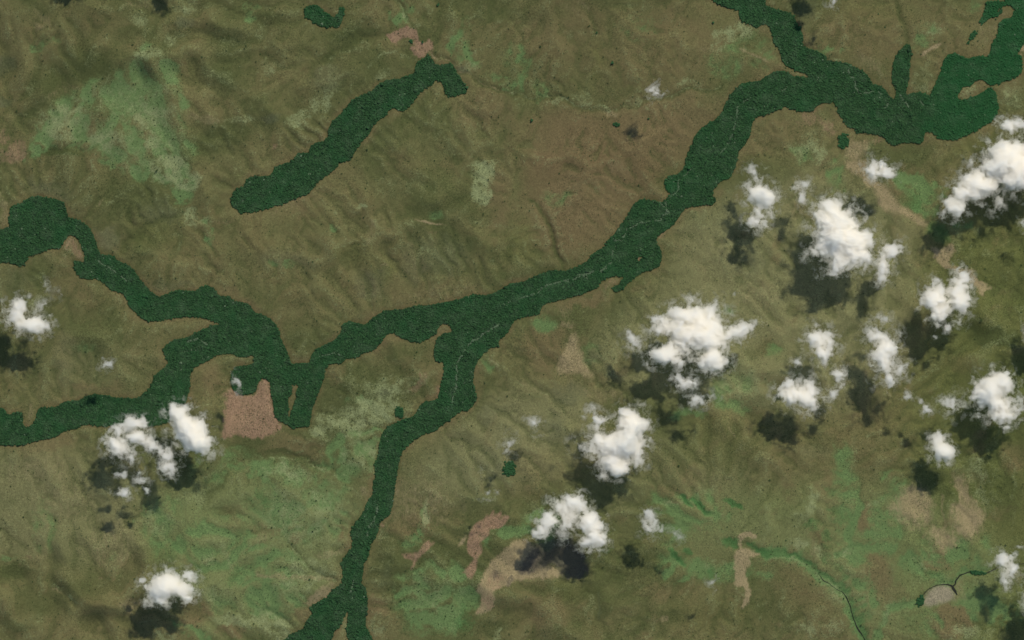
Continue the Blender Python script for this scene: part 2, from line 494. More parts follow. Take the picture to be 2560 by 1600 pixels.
TANHOOK = "2 3: 2120,560 2150,500 2220,485 2320,520 2310,560 2240,540 2180,580 2170,650 2290,670 2360,690 2310,715 2240,730 2240,800 2200,900 2230,980 2260,1070 2240,1160 2180,1225 2160,1210 2190,1150 2200,1060 2170,1000 2110,1010 2095,900 2100,760 2100,680 2150,650 2140,590"
SANDBAR = "3 3: 1440,1200 1480,1090 1560,1010 1650,985 1720,1000 1770,1080 1790,1110 1700,1160 1600,1170 1530,1200"
PALEFIELD = "1 1: 2010,20 2270,0 2250,180 2190,240 2240,300 2220,400 2130,440 2090,410 2010,340 2060,200"
poly('soil', SOILTOP, 1.0, 1, 1.8)
poly('soil', SOILMID, 1.0, 2, 2.4)
poly('soil', SOILNOTCH, 0.62, 3)
poly('soil', SOILHAND, 1.0, 1, 0.7)
poly('soil', SOILFORK, 0.85, 1, 0.7)
poly('tan', SOILBURN, 1.0, 2, 1.6)
poly('tan', TANRIDGE, 0.9, 3)
poly('tan', TANSPUR, 0.9, 1, 1.6)
poly('tan', TANFUNNEL, 0.8, 3, 1.8)
poly('tan', TANHOOK, 0.95, 1, 1.4)
poly('sand', SANDBAR, 1.0, 4, 0.8)
poly('pale', PALEFIELD, 1.0, 3, 1.2)
poly('tan', "1 3: 1900,650 1920,590 1970,520 1995,530 1960,600 1910,640", 0.9, 1, 0.6)
poly('burn', "2 3: 50,880 100,750 200,650 300,580 420,550 560,560 650,660 700,750 740,850 660,930 500,930 470,900 430,830 360,790 270,850 180,880 40,920", 0.9, 3, 2.0)
poly('green', "2 2: 150,0 430,-60 420,60 380,110 250,100 170,60; 2 1: 180,1500 330,1440 430,1410 450,1500", 0.9, 4)
poly('light', "2 1: 1500,480 2419,200; 3 1: 600,50 1500,650 1450,900; 3 2: 1250,300 900,800 300,900; 2 2: 1500,700 900,600 700,200; 2 1: 1600,1000", 0.95, 24)
poly('light', "2 2: 0,600 700,650 900,900 500,1500; 1 3: 2000,200 1300,0; 1 2: 1900,1000", 0.85, 20)
poly('light', "2 2: 1300,900 2300,1100; 2 3: 2200,400 1500,100 900,600 300,0; 2 2: 900,1500", 0.5, 24)
poly('light', "0 2: -300,1150 900,1150 1300,1500; 0 3: 1500,300 1300,900 600,800 -300,700", 0.7, 24)
poly('light', "0 2: 300,150 1500,250 1500,600 800,800 300,700", 0.4, 24)
poly('rust', "2 0: 300,1050 1600,1000 1700,1300; 2 1: 1300,350 900,600 480,1000 250,500 100,100", 0.75, 16)
poly('moss', "0 3: 1200,100 2419,-100; 1 3: 1050,0 850,700 700,1000 300,1450; 0 3: 1800,1500 1500,800", 0.85, 24)
poly('moss', "3 3: 300,0 1300,0 2300,600 2300,1100 1900,1500 900,1500 500,900 0,700; 2 3: 1400,800 1500,100", 0.7, 24)
poly('olive', "3 1: 1500,750 1700,600 2000,480 3200,300; 3 3: 3200,1800 1300,1500 1200,900; 3 2: 1300,1500 1200,900 1350,400 1500,200", 0.75, 30)

FEATURES = """green 0 0 1400 700 260 190 0 .85|green 0 0 900 950 220 70 28 .85|green 0 0 400 1230 80 110 0 .8|green 0 0 330 1440 140 50 -25 .8|pale 0 0 600 1150 230 170 0 .75|pale 0 0 1400 1080 230 140 0 .7|pale 0 0 1480 1350 170 110 0 .7|pale 0 0 1000 1310 180 120 0 .75|pale 0 0 1400 520 160 80 0 .6|pale 0 1 1650 110 260 110 15 .9|pale 0 1 1760 250 120 70 0 .7|pale 0 1 1820 540 150 70 25 .7|green 0 1 1700 320 130 60 30 .6|green 0 1 1980 680 50 130 -12 .65|green 0 1 1150 50 200 50 15 .7
soil 0 0 130 1430 140 90 -30 .7|soil 0 0 30 1300 70 60 0 .6|soil 0 1 100 10 80 30 0 .6|pale 0 0 1330 220 130 70 25 .55|pale 0 0 1750 50 170 90 0 .55|pale 0 0 1640 340 130 70 0 .5|dark 0 0 850 620 250 170 20 .55|dark 0 0 2100 700 250 170 20 .4|dark 0 0 2150 1260 230 160 0 .55|dark 0 0 520 1440 260 50 0 .8|dark 0 0 1250 320 250 60 0 .5|tan 0 0 420 180 130 40 40 .35|tan 0 0 380 260 60 40 0 .4|tan 0 0 1960 1120 160 35 0 .4|pale 0 0 2250 1130 170 30 0 .5|tan 0 0 580 870 160 60 -30 .3|pale 0 0 230 830 120 60 30 .3|pale 0 0 420 640 160 50 20 .3|tan 0 0 1280 60 160 60 0 .3|pale 0 0 2150 420 200 100 0 .25|green 0 0 2370 130 60 100 0 .5|green 0 0 350 440 200 60 -20 .3|grey 0 0 30 620 110 90 0 .6|grey 0 0 30 960 100 60 0 .5|grey 0 0 1730 200 80 60 0 .5|pale 0 0 210 1090 90 15 0 .4
green 1 0 1930 430 110 150 0 .75|green 1 0 1370 180 100 60 20 .6|green 1 0 1440 60 60 90 -30 .55|green 1 0 2080 610 70 40 20 .6|green 1 0 2210 720 90 50 0 .5|green 1 0 2380 790 60 60 0 .5|pale 1 0 620 960 160 90 -50 .6|pale 1 0 440 1110 150 60 -40 .7|pale 1 0 130 650 130 70 0 .4|pale 1 0 60 330 120 100 0 .35|pale 1 0 1220 690 90 40 -30 .5|pale 1 0 1980 630 110 60 30 .55|pale 1 0 2150 460 140 20 -30 .6|soil 1 0 180 1390 22 45 10 .6|pale 1 0 1010 395 40 14 0 .6|pale 1 0 650 630 90 50 0 .35|grey 1 0 700 720 180 150 0 .35|grey 1 0 120 1120 130 50 0 .4|grey 1 0 1920 650 80 60 30 .5|brown 1 0 2200 1050 250 200 0 .5|pale 1 0 1900 1280 280 200 0 .25|pale 1 0 780 130 30 50 30 .6|pale 1 0 490 200 50 40 0 .4|dark 1 0 900 320 250 40 -5 .5|dark 1 0 60 150 300 60 15 .5|green 1 0 2000 260 60 110 0 .4|pale 1 0 1400 150 40 20 40 .7
brown 2 0 500 350 500 400 0 .4|brown 2 0 1300 500 700 500 0 .4|brown 2 0 1500 1200 600 350 0 .6|brown 2 0 500 1250 450 250 0 .45|pale 2 0 2090 310 170 80 -10 .8|pale 2 0 1950 430 60 70 0 .7|green 2 0 2040 590 190 150 0 .55|green 2 0 2300 450 200 150 0 .35|pale 2 0 1660 790 140 50 0 .55|green 2 0 50 620 110 210 0 .55|green 2 0 280 840 90 100 0 .45|pale 2 0 800 990 170 50 15 .55|pale 2 0 680 920 80 60 0 .5|tan 2 0 930 1085 70 40 0 .55|pale 2 0 420 965 110 22 -12 .7|tan 2 0 680 60 90 25 60 .35|pale 2 0 220 760 25 60 10 .5|pale 2 0 1170 970 150 40 -15 .45|tan 2 0 1850 480 90 40 0 .3|olive 2 0 800 600 60 200 0 .5|olive 2 0 1430 430 100 100 0 .4|green 2 0 1200 250 200 150 0 .25|tan 2 0 2200 480 40 20 20 .6|tan 2 0 2330 540 110 14 22 .6|grey 2 0 1150 1240 60 90 20 .5|tan 2 0 600 120 150 40 30 .25|pale 2 0 1180 50 160 40 0 .35|grey 2 0 2250 250 160 60 10 .3
brown 3 0 900 350 500 250 0 .35|green 3 0 560 480 170 40 0 .5|green 3 0 1500 330 140 110 0 .6|green 3 0 20 560 70 90 0 .55|pale 3 0 1560 270 120 60 0 .5|pale 3 0 1460 770 120 110 0 .45|pale 3 0 1880 870 90 50 -15 .6|pale 3 0 2300 900 140 120 0 .55|tan 3 0 1540 475 120 20 -27 .85|soil 3 0 1440 530 70 12 -27 .5|tan 3 0 960 620 170 90 30 .35|soil 3 0 400 1120 110 60 0 .55|soil 3 0 570 1190 90 60 40 .6|tan 3 0 2400 480 40 40 0 .9|soil 3 0 1000 1320 180 40 0 .5|pale 3 0 380 1390 170 130 0 .7|green 3 0 330 1450 150 80 0 .45|tan 3 0 850 1420 120 100 0 .65|grey 3 0 990 1460 60 50 0 .5|brown 3 0 120 1250 200 150 0 .4|brown 3 0 1100 820 120 120 0 .4|grey 3 0 370 100 90 160 0 .3|green 3 0 1950 60 60 90 20 .4|pale 3 0 640 560 90 16 0 .5|olive 3 0 1000 130 400 120 0 .4|olive 3 0 2000 1350 300 100 -20 .5|tan 3 0 2050 310 100 120 0 .25
green 3 1 1370 250 190 120 10 .95|deep 3 1 1380 420 130 80 20 .55|green 3 1 1480 440 130 90 20 .8|green 3 1 1620 350 100 90 0 .7|green 3 1 650 150 90 170 0 .4|pale 3 1 500 40 200 60 0 .3|brown 3 1 1180 260 50 120 -20 .6|brown 3 1 1480 440 70 60 0 .5|green 3 1 1800 650 140 60 -20 .6|deep 3 1 1600 680 110 110 -30 .6|tan 3 1 330 450 200 120 0 .25|pale 3 1 1250 560 200 60 10 .25|olive 3 1 2050 950 300 200 0 .6|tan 3 1 600 1250 100 40 0 .2|tan 3 1 -100 1280 250 150 0 .3
brown 0 1 700 1150 250 180 0 .4|tan 0 1 560 930 130 60 0 .25|soil 0 1 2080 590 130 16 0 .4|pale 0 1 870 50 10 60 0 .5|pale 0 1 840 180 10 40 0 .5|tan 0 1 950 400 60 14 -45 .4|pale 0 1 1690 820 14 70 12 .4|pale 0 1 980 670 60 16 -10 .4|grey 0 1 450 280 250 90 10 .4|grey 0 1 1000 750 150 120 0 .45|grey 0 1 1600 1200 200 60 0 .35|brown 0 1 2150 1230 140 50 20 .5|brown 0 1 200 900 200 60 0 .3|grey 0 1 100 1150 200 150 0 .25|tan 0 1 30 450 60 160 0 .4|olive 0 1 1500 700 300 150 0 .35|grey 0 1 1500 500 200 120 0 .35|pale 0 1 550 120 40 120 30 .3|pale 0 1 1230 90 90 20 20 .4
tan 1 1 1640 590 150 10 10 .8|soil 1 1 1660 670 70 25 0 .4|pale 1 1 1540 880 26 70 10 .6|pale 1 1 1010 440 50 24 0 .7|pale 1 1 930 340 30 60 0 .35|tan 1 1 1200 990 45 12 0 .5|pale 1 1 760 500 22 50 0 .45|tan 1 1 1080 680 40 130 0 .3|soil 1 1 1350 40 150 40 0 .3|brown 1 1 2300 350 150 300 0 .5|tan 1 1 1700 1250 500 60 -10 .25|grey 1 1 1100 1150 150 150 0 .4|grey 1 1 1450 1000 100 200 0 .3|grey 1 1 1700 900 300 200 0 .35|grey 1 1 300 950 250 100 0 .3|green 1 1 1700 520 120 40 0 .35|pale 1 1 1450 620 110 40 10 .4|olive 1 1 1200 1060 130 120 0 .5|olive 1 1 900 900 200 120 0 .4|brown 1 1 500 380 300 80 -30 .35|tan 1 1 300 430 250 40 -25 .3|pale 1 1 1400 250 350 120 0 .25|green 1 1 230 990 120 50 0 .35|green 1 1 740 630 50 60 30 .4
brown 2 1 700 500 600 450 0 .6|brown 2 1 950 160 300 150 0 .45|brown 2 1 1400 330 150 60 0 .55|olive 2 1 100 800 200 200 0 .5|green 2 1 420 380 150 90 0 .3|tan 2 1 1000 60 150 60 20 .25|tan 2 1 880 430 50 40 0 .35|soil 2 1 930 1150 150 40 -35 .45|soil 2 1 1400 700 70 50 -30 .5|soil 2 1 1200 930 20 30 0 .8|brown 2 1 650 1340 300 60 -10 .6|tan 2 1 1850 900 350 250 0 .2|pale 2 1 2200 1300 400 250 20 .22|grey 2 1 2300 950 150 150 0 .35|pale 2 1 1880 590 130 70 0 .25|grey 2 1 2100 500 100 60 0 .4|pale 2 1 1850 1250 200 100 0 .2|green 2 1 2020 1420 120 50 0 .4|tan 2 1 500 1420 90 60 0 .35|brown 2 1 350 940 140 100 0 .3
brown 2 2 300 250 220 230 0 .6|pale 2 2 2150 600 300 230 0 .5|green 2 2 2100 700 230 180 0 .5|green 2 2 1650 880 180 50 0 .6|tan 2 2 200 650 220 12 30 .35|tan 2 2 2080 1070 90 12 55 .5|tan 2 2 900 730 300 60 15 .35|grey 2 2 560 700 180 120 0 .4|grey 2 2 780 370 80 90 0 .4|brown 2 2 1050 430 120 130 0 .4|brown 2 2 200 1350 250 200 0 .3|grey 2 2 400 1000 120 180 0 .35|tan 2 2 500 40 100 50 0 .5|olive 2 2 1900 1200 400 250 0 .5|pale 2 2 1900 1350 200 25 40 .3|green 2 2 750 350 60 120 -20 .35|brown 2 2 2300 900 150 100 0 .3|pale 2 2 900 350 100 40 0 .4
green 3 2 700 1400 110 170 0 .7|green 3 2 620 1300 25 150 0 .5|pale 3 2 830 1250 40 150 0 .4|green 3 2 1120 1480 120 50 0 .4|pale 3 2 1930 1420 170 120 0 .6|green 3 2 60 300 100 60 0 .4|tan 3 2 930 530 30 70 15 .4|dark 3 2 2100 150 350 90 10 .8|brown 3 2 850 750 250 200 0 .2|brown 3 2 2350 1300 150 150 0 .5|brown 3 2 1850 420 200 100 0 .3|tan 3 2 150 60 150 100 0 .25|grey 3 2 450 1250 150 80 0 .3|tan 3 2 90 1360 160 16 -45 .3|pale 3 2 1050 1370 150 12 -25 .35
tan 3 3 1380 240 190 190 0 .8|tan 3 3 1900 370 170 160 0 .9|tan 3 3 1640 540 180 90 20 .75|soil 3 3 1620 650 110 60 0 .5|pale 3 3 2030 120 90 200 -10 .45|tan 3 3 1850 120 60 200 -25 .75|pale 3 3 380 240 90 220 38 .6|green 3 3 700 250 130 250 0 .55|deep 3 3 680 370 110 70 20 0.43|green 3 3 1130 400 190 260 0 .6|green 3 3 880 560 200 90 0 .65|green 3 3 800 850 170 210 0 .6|green 3 3 860 1130 150 200 0 .65|green 3 3 1480 740 250 160 0 .55|green 3 3 1850 690 270 130 -10 .7|green 3 3 2050 1180 280 140 20 .7|green 3 3 1560 900 200 70 20 .6|deep 3 3 60 690 90 40 10 0.61|deep 3 3 220 710 130 40 15 0.61|deep 3 3 400 800 130 35 38 0.61|deep 3 3 550 930 120 35 45 0.50|deep 3 3 730 1020 110 40 30 0.50|deep 3 3 840 1300 60 190 -18 0.50|deep 3 3 930 1450 50 120 -25 0.50|deep 3 3 420 420 90 45 -15 0.61|deep 3 3 540 510 50 50 0 0.58|deep 3 3 550 610 50 40 0 0.43|deep 3 3 640 330 80 40 30 0.50|deep 3 3 1560 880 70 30 20 0.43|brown 3 3 1030 850 150 270 0 .6|brown 3 3 1620 760 90 80 0 .75|brown 3 3 1740 1330 200 170 0 .8|brown 3 3 930 370 80 120 0 .65|brown 3 3 490 530 90 70 0 .5|brown 3 3 350 950 200 250 0 .3|brown 3 3 550 130 90 250 0 .35|brown 3 3 1180 1080 150 120 0 .4|pale 3 3 480 1400 260 110 0 .55|pale 3 3 1880 1450 230 80 0 .6|pale 3 3 640 1090 130 80 20 .55|pale 3 3 720 700 120 35 -15 .4|pale 3 3 960 240 120 20 -25 .55|pale 3 3 280 610 90 50 0 .6|pale 3 3 470 680 40 120 -25 .6|tan 3 3 420 640 40 130 -25 .4|pale 3 3 1750 300 30 150 5 .4|pale 3 3 1490 780 110 70 0 .5|pale 3 3 1140 1260 60 120 25 .5|green 3 3 1300 1150 120 40 0 .5|tan 3 3 1830 1020 60 110 0 .4|grey 3 3 1600 1080 120 60 -30 .3|olive 3 3 200 200 300 150 0 .4|green 3 3 1450 1350 250 120 0 .35|dark 3 3 1640 20 60 250 -10 .4|dark 3 3 2250 200 120 250 0 .4
brown 0 2 900 640 250 50 0 .4|brown 0 2 2000 560 90 160 0 .45|brown 0 2 1500 350 60 150 0 .35|soil 0 2 2370 370 40 25 0 .5|soil 0 2 250 1000 35 25 0 .6|pale 0 2 60 780 100 60 25 .35|tan 0 2 280 870 50 90 0 .35|green 0 2 2100 1370 330 140 -10 .4|pale 0 2 2050 1420 250 20 -30 .35|brown 0 2 450 1170 350 60 -10 .4|tan 0 2 400 1400 350 150 0 .3|dark 0 2 2330 1230 180 70 10 .6|dark 0 2 2400 1150 120 40 0 .5|green 0 2 800 250 120 60 0 .3|grey 0 2 620 350 130 250 0 .25|tan 0 2 1700 1020 140 40 0 .25
pale 1 2 1080 880 340 150 -15 .95|pale 1 2 1250 640 220 110 0 .6|pale 1 2 900 960 300 140 0 .8|pale 1 2 620 1020 130 110 0 .75|green 1 2 900 1290 270 210 0 .85|pale 1 2 1000 1300 200 200 0 .55|green 1 2 1000 1130 200 110 0 .6|soil 1 2 1530 580 140 55 -45 .6|soil 1 2 1720 680 22 90 8 .6|brown 1 2 380 1190 330 110 10 .45|brown 1 2 730 480 100 110 0 .4|green 1 2 200 1420 300 110 10 .75|pale 1 2 300 1440 250 90 10 .6|pale 1 2 250 1305 260 14 5 .5|pale 1 2 640 1420 200 14 25 .5|green 1 2 2180 400 80 110 30 .5|pale 1 2 2290 440 30 90 -20 .4|soil 1 2 400 820 25 30 0 .4|brown 1 2 1600 430 200 80 0 .3|green 1 2 980 770 120 35 0 .5|green 1 2 1010 750 25 30 0 .7|grey 1 2 1250 690 90 60 0 .5|tan 1 2 1750 1080 250 60 -20 .25|grey 1 2 2200 1350 150 150 0 .3|soil 1 2 350 720 24 100 6 .45|soil 1 2 230 1060 40 20 0 .4|grey 1 2 2200 900 120 60 0 .3|dark 1 2 250 1230 200 25 5 .6
tan 0 3 600 220 330 200 0 .3|tan 0 3 1050 620 300 250 0 .3|soil 0 3 950 700 70 200 5 .28|soil 0 3 1330 280 130 40 0 .3|green 0 3 1600 420 260 250 0 .55|green 0 3 2000 620 260 260 0 .6|green 0 3 2310 780 130 320 0 .7|deep 0 3 2200 900 60 150 20 .4|pale 0 3 1500 380 170 150 0 .5|pale 0 3 1850 190 200 120 0 .4|pale 0 3 2130 700 40 180 -15 .55|pale 0 3 1950 750 120 40 10 .5|pale 0 3 2250 1350 260 45 8 .7|pale 0 3 2050 1080 150 100 0 .4|green 0 3 1800 1420 200 70 20 .7|pale 0 3 1550 1500 130 60 0 .6|dark 0 3 100 850 230 80 8 .7|dark 0 3 450 1170 260 130 0 .5|dark 0 3 760 1020 200 120 0 .5|dark 0 3 130 1380 180 80 0 .5|brown 0 3 1850 1230 160 130 0 .75|brown 0 3 2170 1420 140 70 0 .7|tan 0 3 1260 1190 110 70 0 .5|pale 0 3 640 1080 200 25 35 .4|tan 0 3 540 1050 60 16 35 .5|green 0 3 1080 830 60 130 0 .4|green 0 3 400 420 130 250 0 .3|soil 0 3 300 740 90 30 0 .35|soil 0 3 950 930 30 16 -30 .5|brown 0 3 2250 330 120 110 0 .4|brown 0 3 1850 810 140 60 20 .5|brown 0 3 1300 800 200 100 0 .3|pale 0 3 1980 60 150 20 -35 .35|deep 0 3 1600 680 80 70 0 .4|green 0 3 2100 1100 200 200 0 .3|green 0 3 100 730 120 30 0 .4
green 1 3 430 230 470 330 0 .55|pale 1 3 450 330 420 300 0 .5|deep 1 3 180 350 60 90 0 .5|deep 1 3 70 180 60 120 0 .5|deep 1 3 290 390 40 50 0 .4|green 1 3 170 760 260 110 10 .85|pale 1 3 520 850 280 120 10 .6|green 1 3 180 1090 260 220 0 .75|pale 1 3 350 1000 220 130 0 .5|pale 1 3 150 1370 220 110 20 .8|soil 1 3 50 570 100 60 0 .45|brown 1 3 180 480 200 60 0 .5|tan 1 3 600 1100 160 45 -35 .75|brown 1 3 470 1230 120 130 0 .5|brown 1 3 810 470 40 90 10 .6|brown 1 3 370 530 80 60 0 .5|tan 1 3 700 700 160 40 0 .4|tan 1 3 1040 100 60 60 0 .5|tan 1 3 1500 200 450 220 0 .4|brown 1 3 1450 450 200 120 0 .5|dark 1 3 1230 880 220 160 20 .5|brown 1 3 1140 1180 100 90 0 .7|pale 1 3 1600 340 30 150 12 .85|green 1 3 1580 380 45 190 14 .55|green 1 3 1440 600 70 80 0 .6|green 1 3 1720 1120 380 320 -10 .85|deep 1 3 1960 1330 90 160 10 .5|pale 1 3 1700 1050 300 250 0 .35|deep 1 3 1370 1120 130 50 20 .4|pale 1 3 1120 1340 60 90 0 .6|pale 1 3 1170 1440 90 60 0 .5|green 1 3 2190 580 90 90 0 .7|green 1 3 2360 470 90 100 -30 .8|pale 1 3 1180 500 70 100 0 .55|soil 1 3 1190 410 20 25 0 .7|brown 1 3 750 1400 50 80 20 .5|pale 1 3 840 1380 50 120 15 .5|dark 1 3 2250 1400 180 110 0 .6|pale 1 3 2290 1470 30 70 20 .6|burn 1 3 2260 900 60 40 -30 .6|burn 1 3 2390 950 35 50 0 .6|tan 1 3 1640 250 300 100 0 .25|grey 1 3 1250 900 80 120 0 .4|soil 1 3 2180 1150 60 100 20 .55|soil 1 3 2250 960 110 70 -40 .6
green 2 3 240 420 230 130 -20 .7|pale 2 3 200 300 100 130 20 .4|green 2 3 1720 310 330 170 10 .65|deep 2 3 1650 200 100 30 50 .95|deep 2 3 1790 240 110 32 45 .95|deep 2 3 2090 220 100 32 30 .95|deep 2 3 1560 730 110 32 40 .9|deep 2 3 1650 670 50 30 20 .8|green 2 3 1640 850 270 110 0 .6|deep 2 3 2080 590 100 45 20 .85|deep 2 3 2360 660 120 40 15 .8|deep 2 3 1880 860 40 70 -30 .6|green 2 3 2360 830 100 120 0 .6|green 2 3 1500 500 150 130 0 .5|pale 2 3 1550 230 120 40 0 .4|tan 2 3 1440 1320 50 24 0 .5|tan 2 3 1550 220 120 14 8 .4|brown 2 3 350 1230 320 150 0 .5|brown 2 3 1480 110 160 50 0 .4|brown 2 3 1400 1050 200 80 0 .4|pale 2 3 740 1250 60 160 0 .4|olive 2 3 500 1050 300 100 0 .4|olive 2 3 1900 1300 500 200 0 .4|pale 2 3 1750 100 200 60 10 .35|green 2 3 2050 880 170 100 0 .45|pale 2 3 1900 800 110 70 0 .4|dark 2 3 850 1250 60 250 0 .4|dark 2 3 1550 1290 150 70 0 .4|soil 2 3 1780 440 30 60 0 .3|green 2 3 900 650 70 35 0 .6|brown 2 3 100 100 250 100 0 .3|pale 2 3 1100 80 160 80 0 .3|green 2 3 400 590 130 60 0 .6|pale 2 3 850 760 150 60 0 .3"""
for chunk in FEATURES.replace('\n', '|').split('|'):
    t = chunk.split()
    blob(t[0], int(t[1]), int(t[2]), *map(float, t[3:7]), rot=float(t[7]), k=float(t[8]))

for a in [('pale', "1 0: 700,550 980,430 1250,390", 5, .45), ('pale', "1 0: 1050,620 1180,520 1300,490 1420,530 1500,590", 5, .45),
          ('pale', "1 3: 260,460 290,600 420,720 560,850 750,980", 4, .6), ('tan', "1 3: 0,890 200,900 500,920 700,950", 6, .5),
          ('pale', "1 3: 700,0 900,80 1000,150", 4, .4), ('tan', "1 0: 1600,470 1650,500 1700,550", 3, .8),
          ('pale', "2 0: 0,865 150,925 400,915 540,965 680,1010 800,1050 900,1065 1050,1000 1270,970 1560,870 1700,828 1970,840", 2.2, .6), ('tan', "1 0: 1690,545 1850,585 1930,680 2050,725 2150,785 2300,855 2419,875", 2.0, .6),
          ('pale', "1 0: 1310,20 1360,90 1400,150 1450,220", 3, .5), ('dark', "1 0: 1370,80 1400,130 1500,230", 3, .6),
          ('dark', "1 0: 1700,560 1850,600 1930,700 2050,740 2150,800 2300,870 2419,890", 3, .6),
          ('dark', "2 0: 0,880 150,940 400,930 540,980 680,1030 800,1070", 3, .5), ('dark', "2 0: 1000,1020 1270,990 1560,890 1700,840 1970,855", 2.5, .55),
          ('dark', "2 1: 180,370 310,540 380,700 400,850 480,1040", 4, .7), ('dark', "3 0: 1210,0 1260,200 1310,410", 9, .55),
          ('pale', "3 3: 0,740 170,730 350,790 470,880 520,960 640,1020", 4, .6), ('pale', "3 3: 700,1040 770,1150 790,1250", 3, .5),
          ('pale', "2 2: 0,570 200,640 380,760 500,800", 3, .4), ('pale', "1 1: 1950,580 2419,620", 8, .3),
          ('tan', "3 3: 1640,140 1650,300 1690,560", 4, .5), ('pale', "3 3: 850,300 1050,220 1150,180", 3, .5),
          ('pale', "0 3: 1830,720 1900,790 2020,800", 5, .4), ('grey', "2 3: 820,1060 840,1300", 4, .5), ('tan', "1 2: 2200,330 2280,400 2300,480", 4, .4)]:
    stroke(*a)
for txt, w, k in (("3 3: 0,690 170,700 350,770 480,890 600,990 720,1070 790,1250 870,1420 960,1540", 24, .75), ("3 2: 720,1250; 3 3: 740,0 800,300 760,500 780,660", 24, .7),
                  ("3 3: 1150,640 850,650 600,720 560,900", 18, .6), ("3 3: 1000,1540 1100,1300 1200,1190 1380,1170", 18, .6), ("3 3: 1300,760 1520,900 1700,900 2000,780", 26, .65),
                  ("3 3: 1900,1080 2050,1180 2300,1300", 30, .6), ("2 3: 1480,690 1650,830 1900,900 2400,800", 26, .55), ("3 3: 1250,60 1180,300 1100,560", 26, .55), ("2 3: 1400,200 1700,300 1900,330", 28, .5),
                  ("0 3: 2300,420 2250,800 2350,1100", 30, .55), ("1 3: 0,800 200,760 380,800", 22, .6), ("0 3: 1550,250 1650,600 1900,700", 34, .5)):
    stroke('green', txt, w, k)
broken = np.clip(0.85 + 1.4 * fbm(RXX + wx1 * 20, RYY + wy1 * 20, 48, 5, 96, 0.6), 0.25, 1.2)
M['green'] *= broken
M['pale'] *= np.clip(0.75 + 1.1 * fbm(RXX + wx1 * 12, RYY + wy1 * 12, 30, 4, 95, 0.6), 0.25, 1.2)
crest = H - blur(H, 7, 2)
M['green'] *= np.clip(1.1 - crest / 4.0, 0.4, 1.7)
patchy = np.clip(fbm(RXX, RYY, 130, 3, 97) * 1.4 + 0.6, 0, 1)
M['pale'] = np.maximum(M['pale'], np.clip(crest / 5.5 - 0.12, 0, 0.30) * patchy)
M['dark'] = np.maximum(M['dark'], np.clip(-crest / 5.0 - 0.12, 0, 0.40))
sweep = fbm(RXX * 0.8 + RYY * 0.35, RYY * 0.8 - RXX * 0.2, 70, 5, 98, 0.62)
M['brown'] = np.maximum(M['brown'], np.clip(sweep * 1.2 - 0.12, 0, 0.42) * np.clip(0.4 + (RXX - 900) / 1500, 0.35, 1))
M['dark'] = np.maximum(M['dark'], np.clip(-sweep * 1.2 - 0.2, 0, 0.32))
M['pale'] = np.maximum(M['pale'], np.clip(fbm(RXX, RYY, 55, 4, 99, 0.62) * 1.2 - 0.2, 0, 0.24) * (1 - patchy * 0.4))
M['floor'] = blur(fcoarse, 1, 1)
M['brown'] = np.maximum(M['brown'], np.clip(blur(fcoarse, 9, 2) * 1.5, 0, 0.55) * (0.55 + 0.8 * fbm(RXX, RYY, 60, 2, 93)))

# ------------------------------------------------------------------ node helpers
def lin(c):
    out = []
    for v in c:
        v /= 255.0
        out.append(v / 12.92 if v <= 0.04045 else ((v + 0.055) / 1.055) ** 2.4)
    return out


ILLUM = (1.54, 1.455, 1.42)      # brightness of a white level surface under this sun and sky


def alb(*c):
    return tuple(v / i for v, i in zip(lin(c), ILLUM)) + (1.0,)


def new_mat(name):
    m = bpy.data.materials.new(name)
    m.use_nodes = True
    nt = m.node_tree
    b = nt.nodes['Principled BSDF']
    b.inputs['Roughness'].default_value = 0.95
    b.inputs['Specular IOR Level'].default_value = 0.08
    return m, nt, b


def noise(nt, vec, scale, detail=3.0, rough=0.55, dist=0.0):
    n = nt.nodes.new('ShaderNodeTexNoise')
    n.inputs['Scale'].default_value = scale
    n.inputs['Detail'].default_value = detail
    n.inputs['Roughness'].default_value = rough
    n.inputs['Distortion'].default_value = dist
    nt.links.new(vec, n.inputs['Vector'])
    return n.outputs['Fac']


def ramp(nt, fac, lo, hi, a=0.0, b=1.0):
    r = nt.nodes.new('ShaderNodeMapRange')
    r.interpolation_type = 'SMOOTHSTEP'
    for i, v in zip(('From Min', 'From Max', 'To Min', 'To Max'), (lo, hi, a, b)):
        r.inputs[i].default_value = v
    nt.links.new(fac, r.inputs['Value'])
    return r.outputs[0]


def math_n(nt, op, a, b=None):
    n = nt.nodes.new('ShaderNodeMath')
    n.operation = op
    for i, v in enumerate((a, b)):
        if v is None:
            continue
        if isinstance(v, (int, float)):
            n.inputs[i].default_value = v
        else:
            nt.links.new(v, n.inputs[i])
    return n.outputs[0]


def mix(nt, fac, a, b, blend='MIX'):
    n = nt.nodes.new('ShaderNodeMix')
    n.data_type = 'RGBA'
    n.blend_type = blend
    for i, v in ((0, fac), (6, a), (7, b)):
        if isinstance(v, (int, float)):
            n.inputs[i].default_value = v
        elif isinstance(v, tuple):
            n.inputs[i].default_value = v
        else:
            nt.links.new(v, n.inputs[i])
    return n.outputs[2]


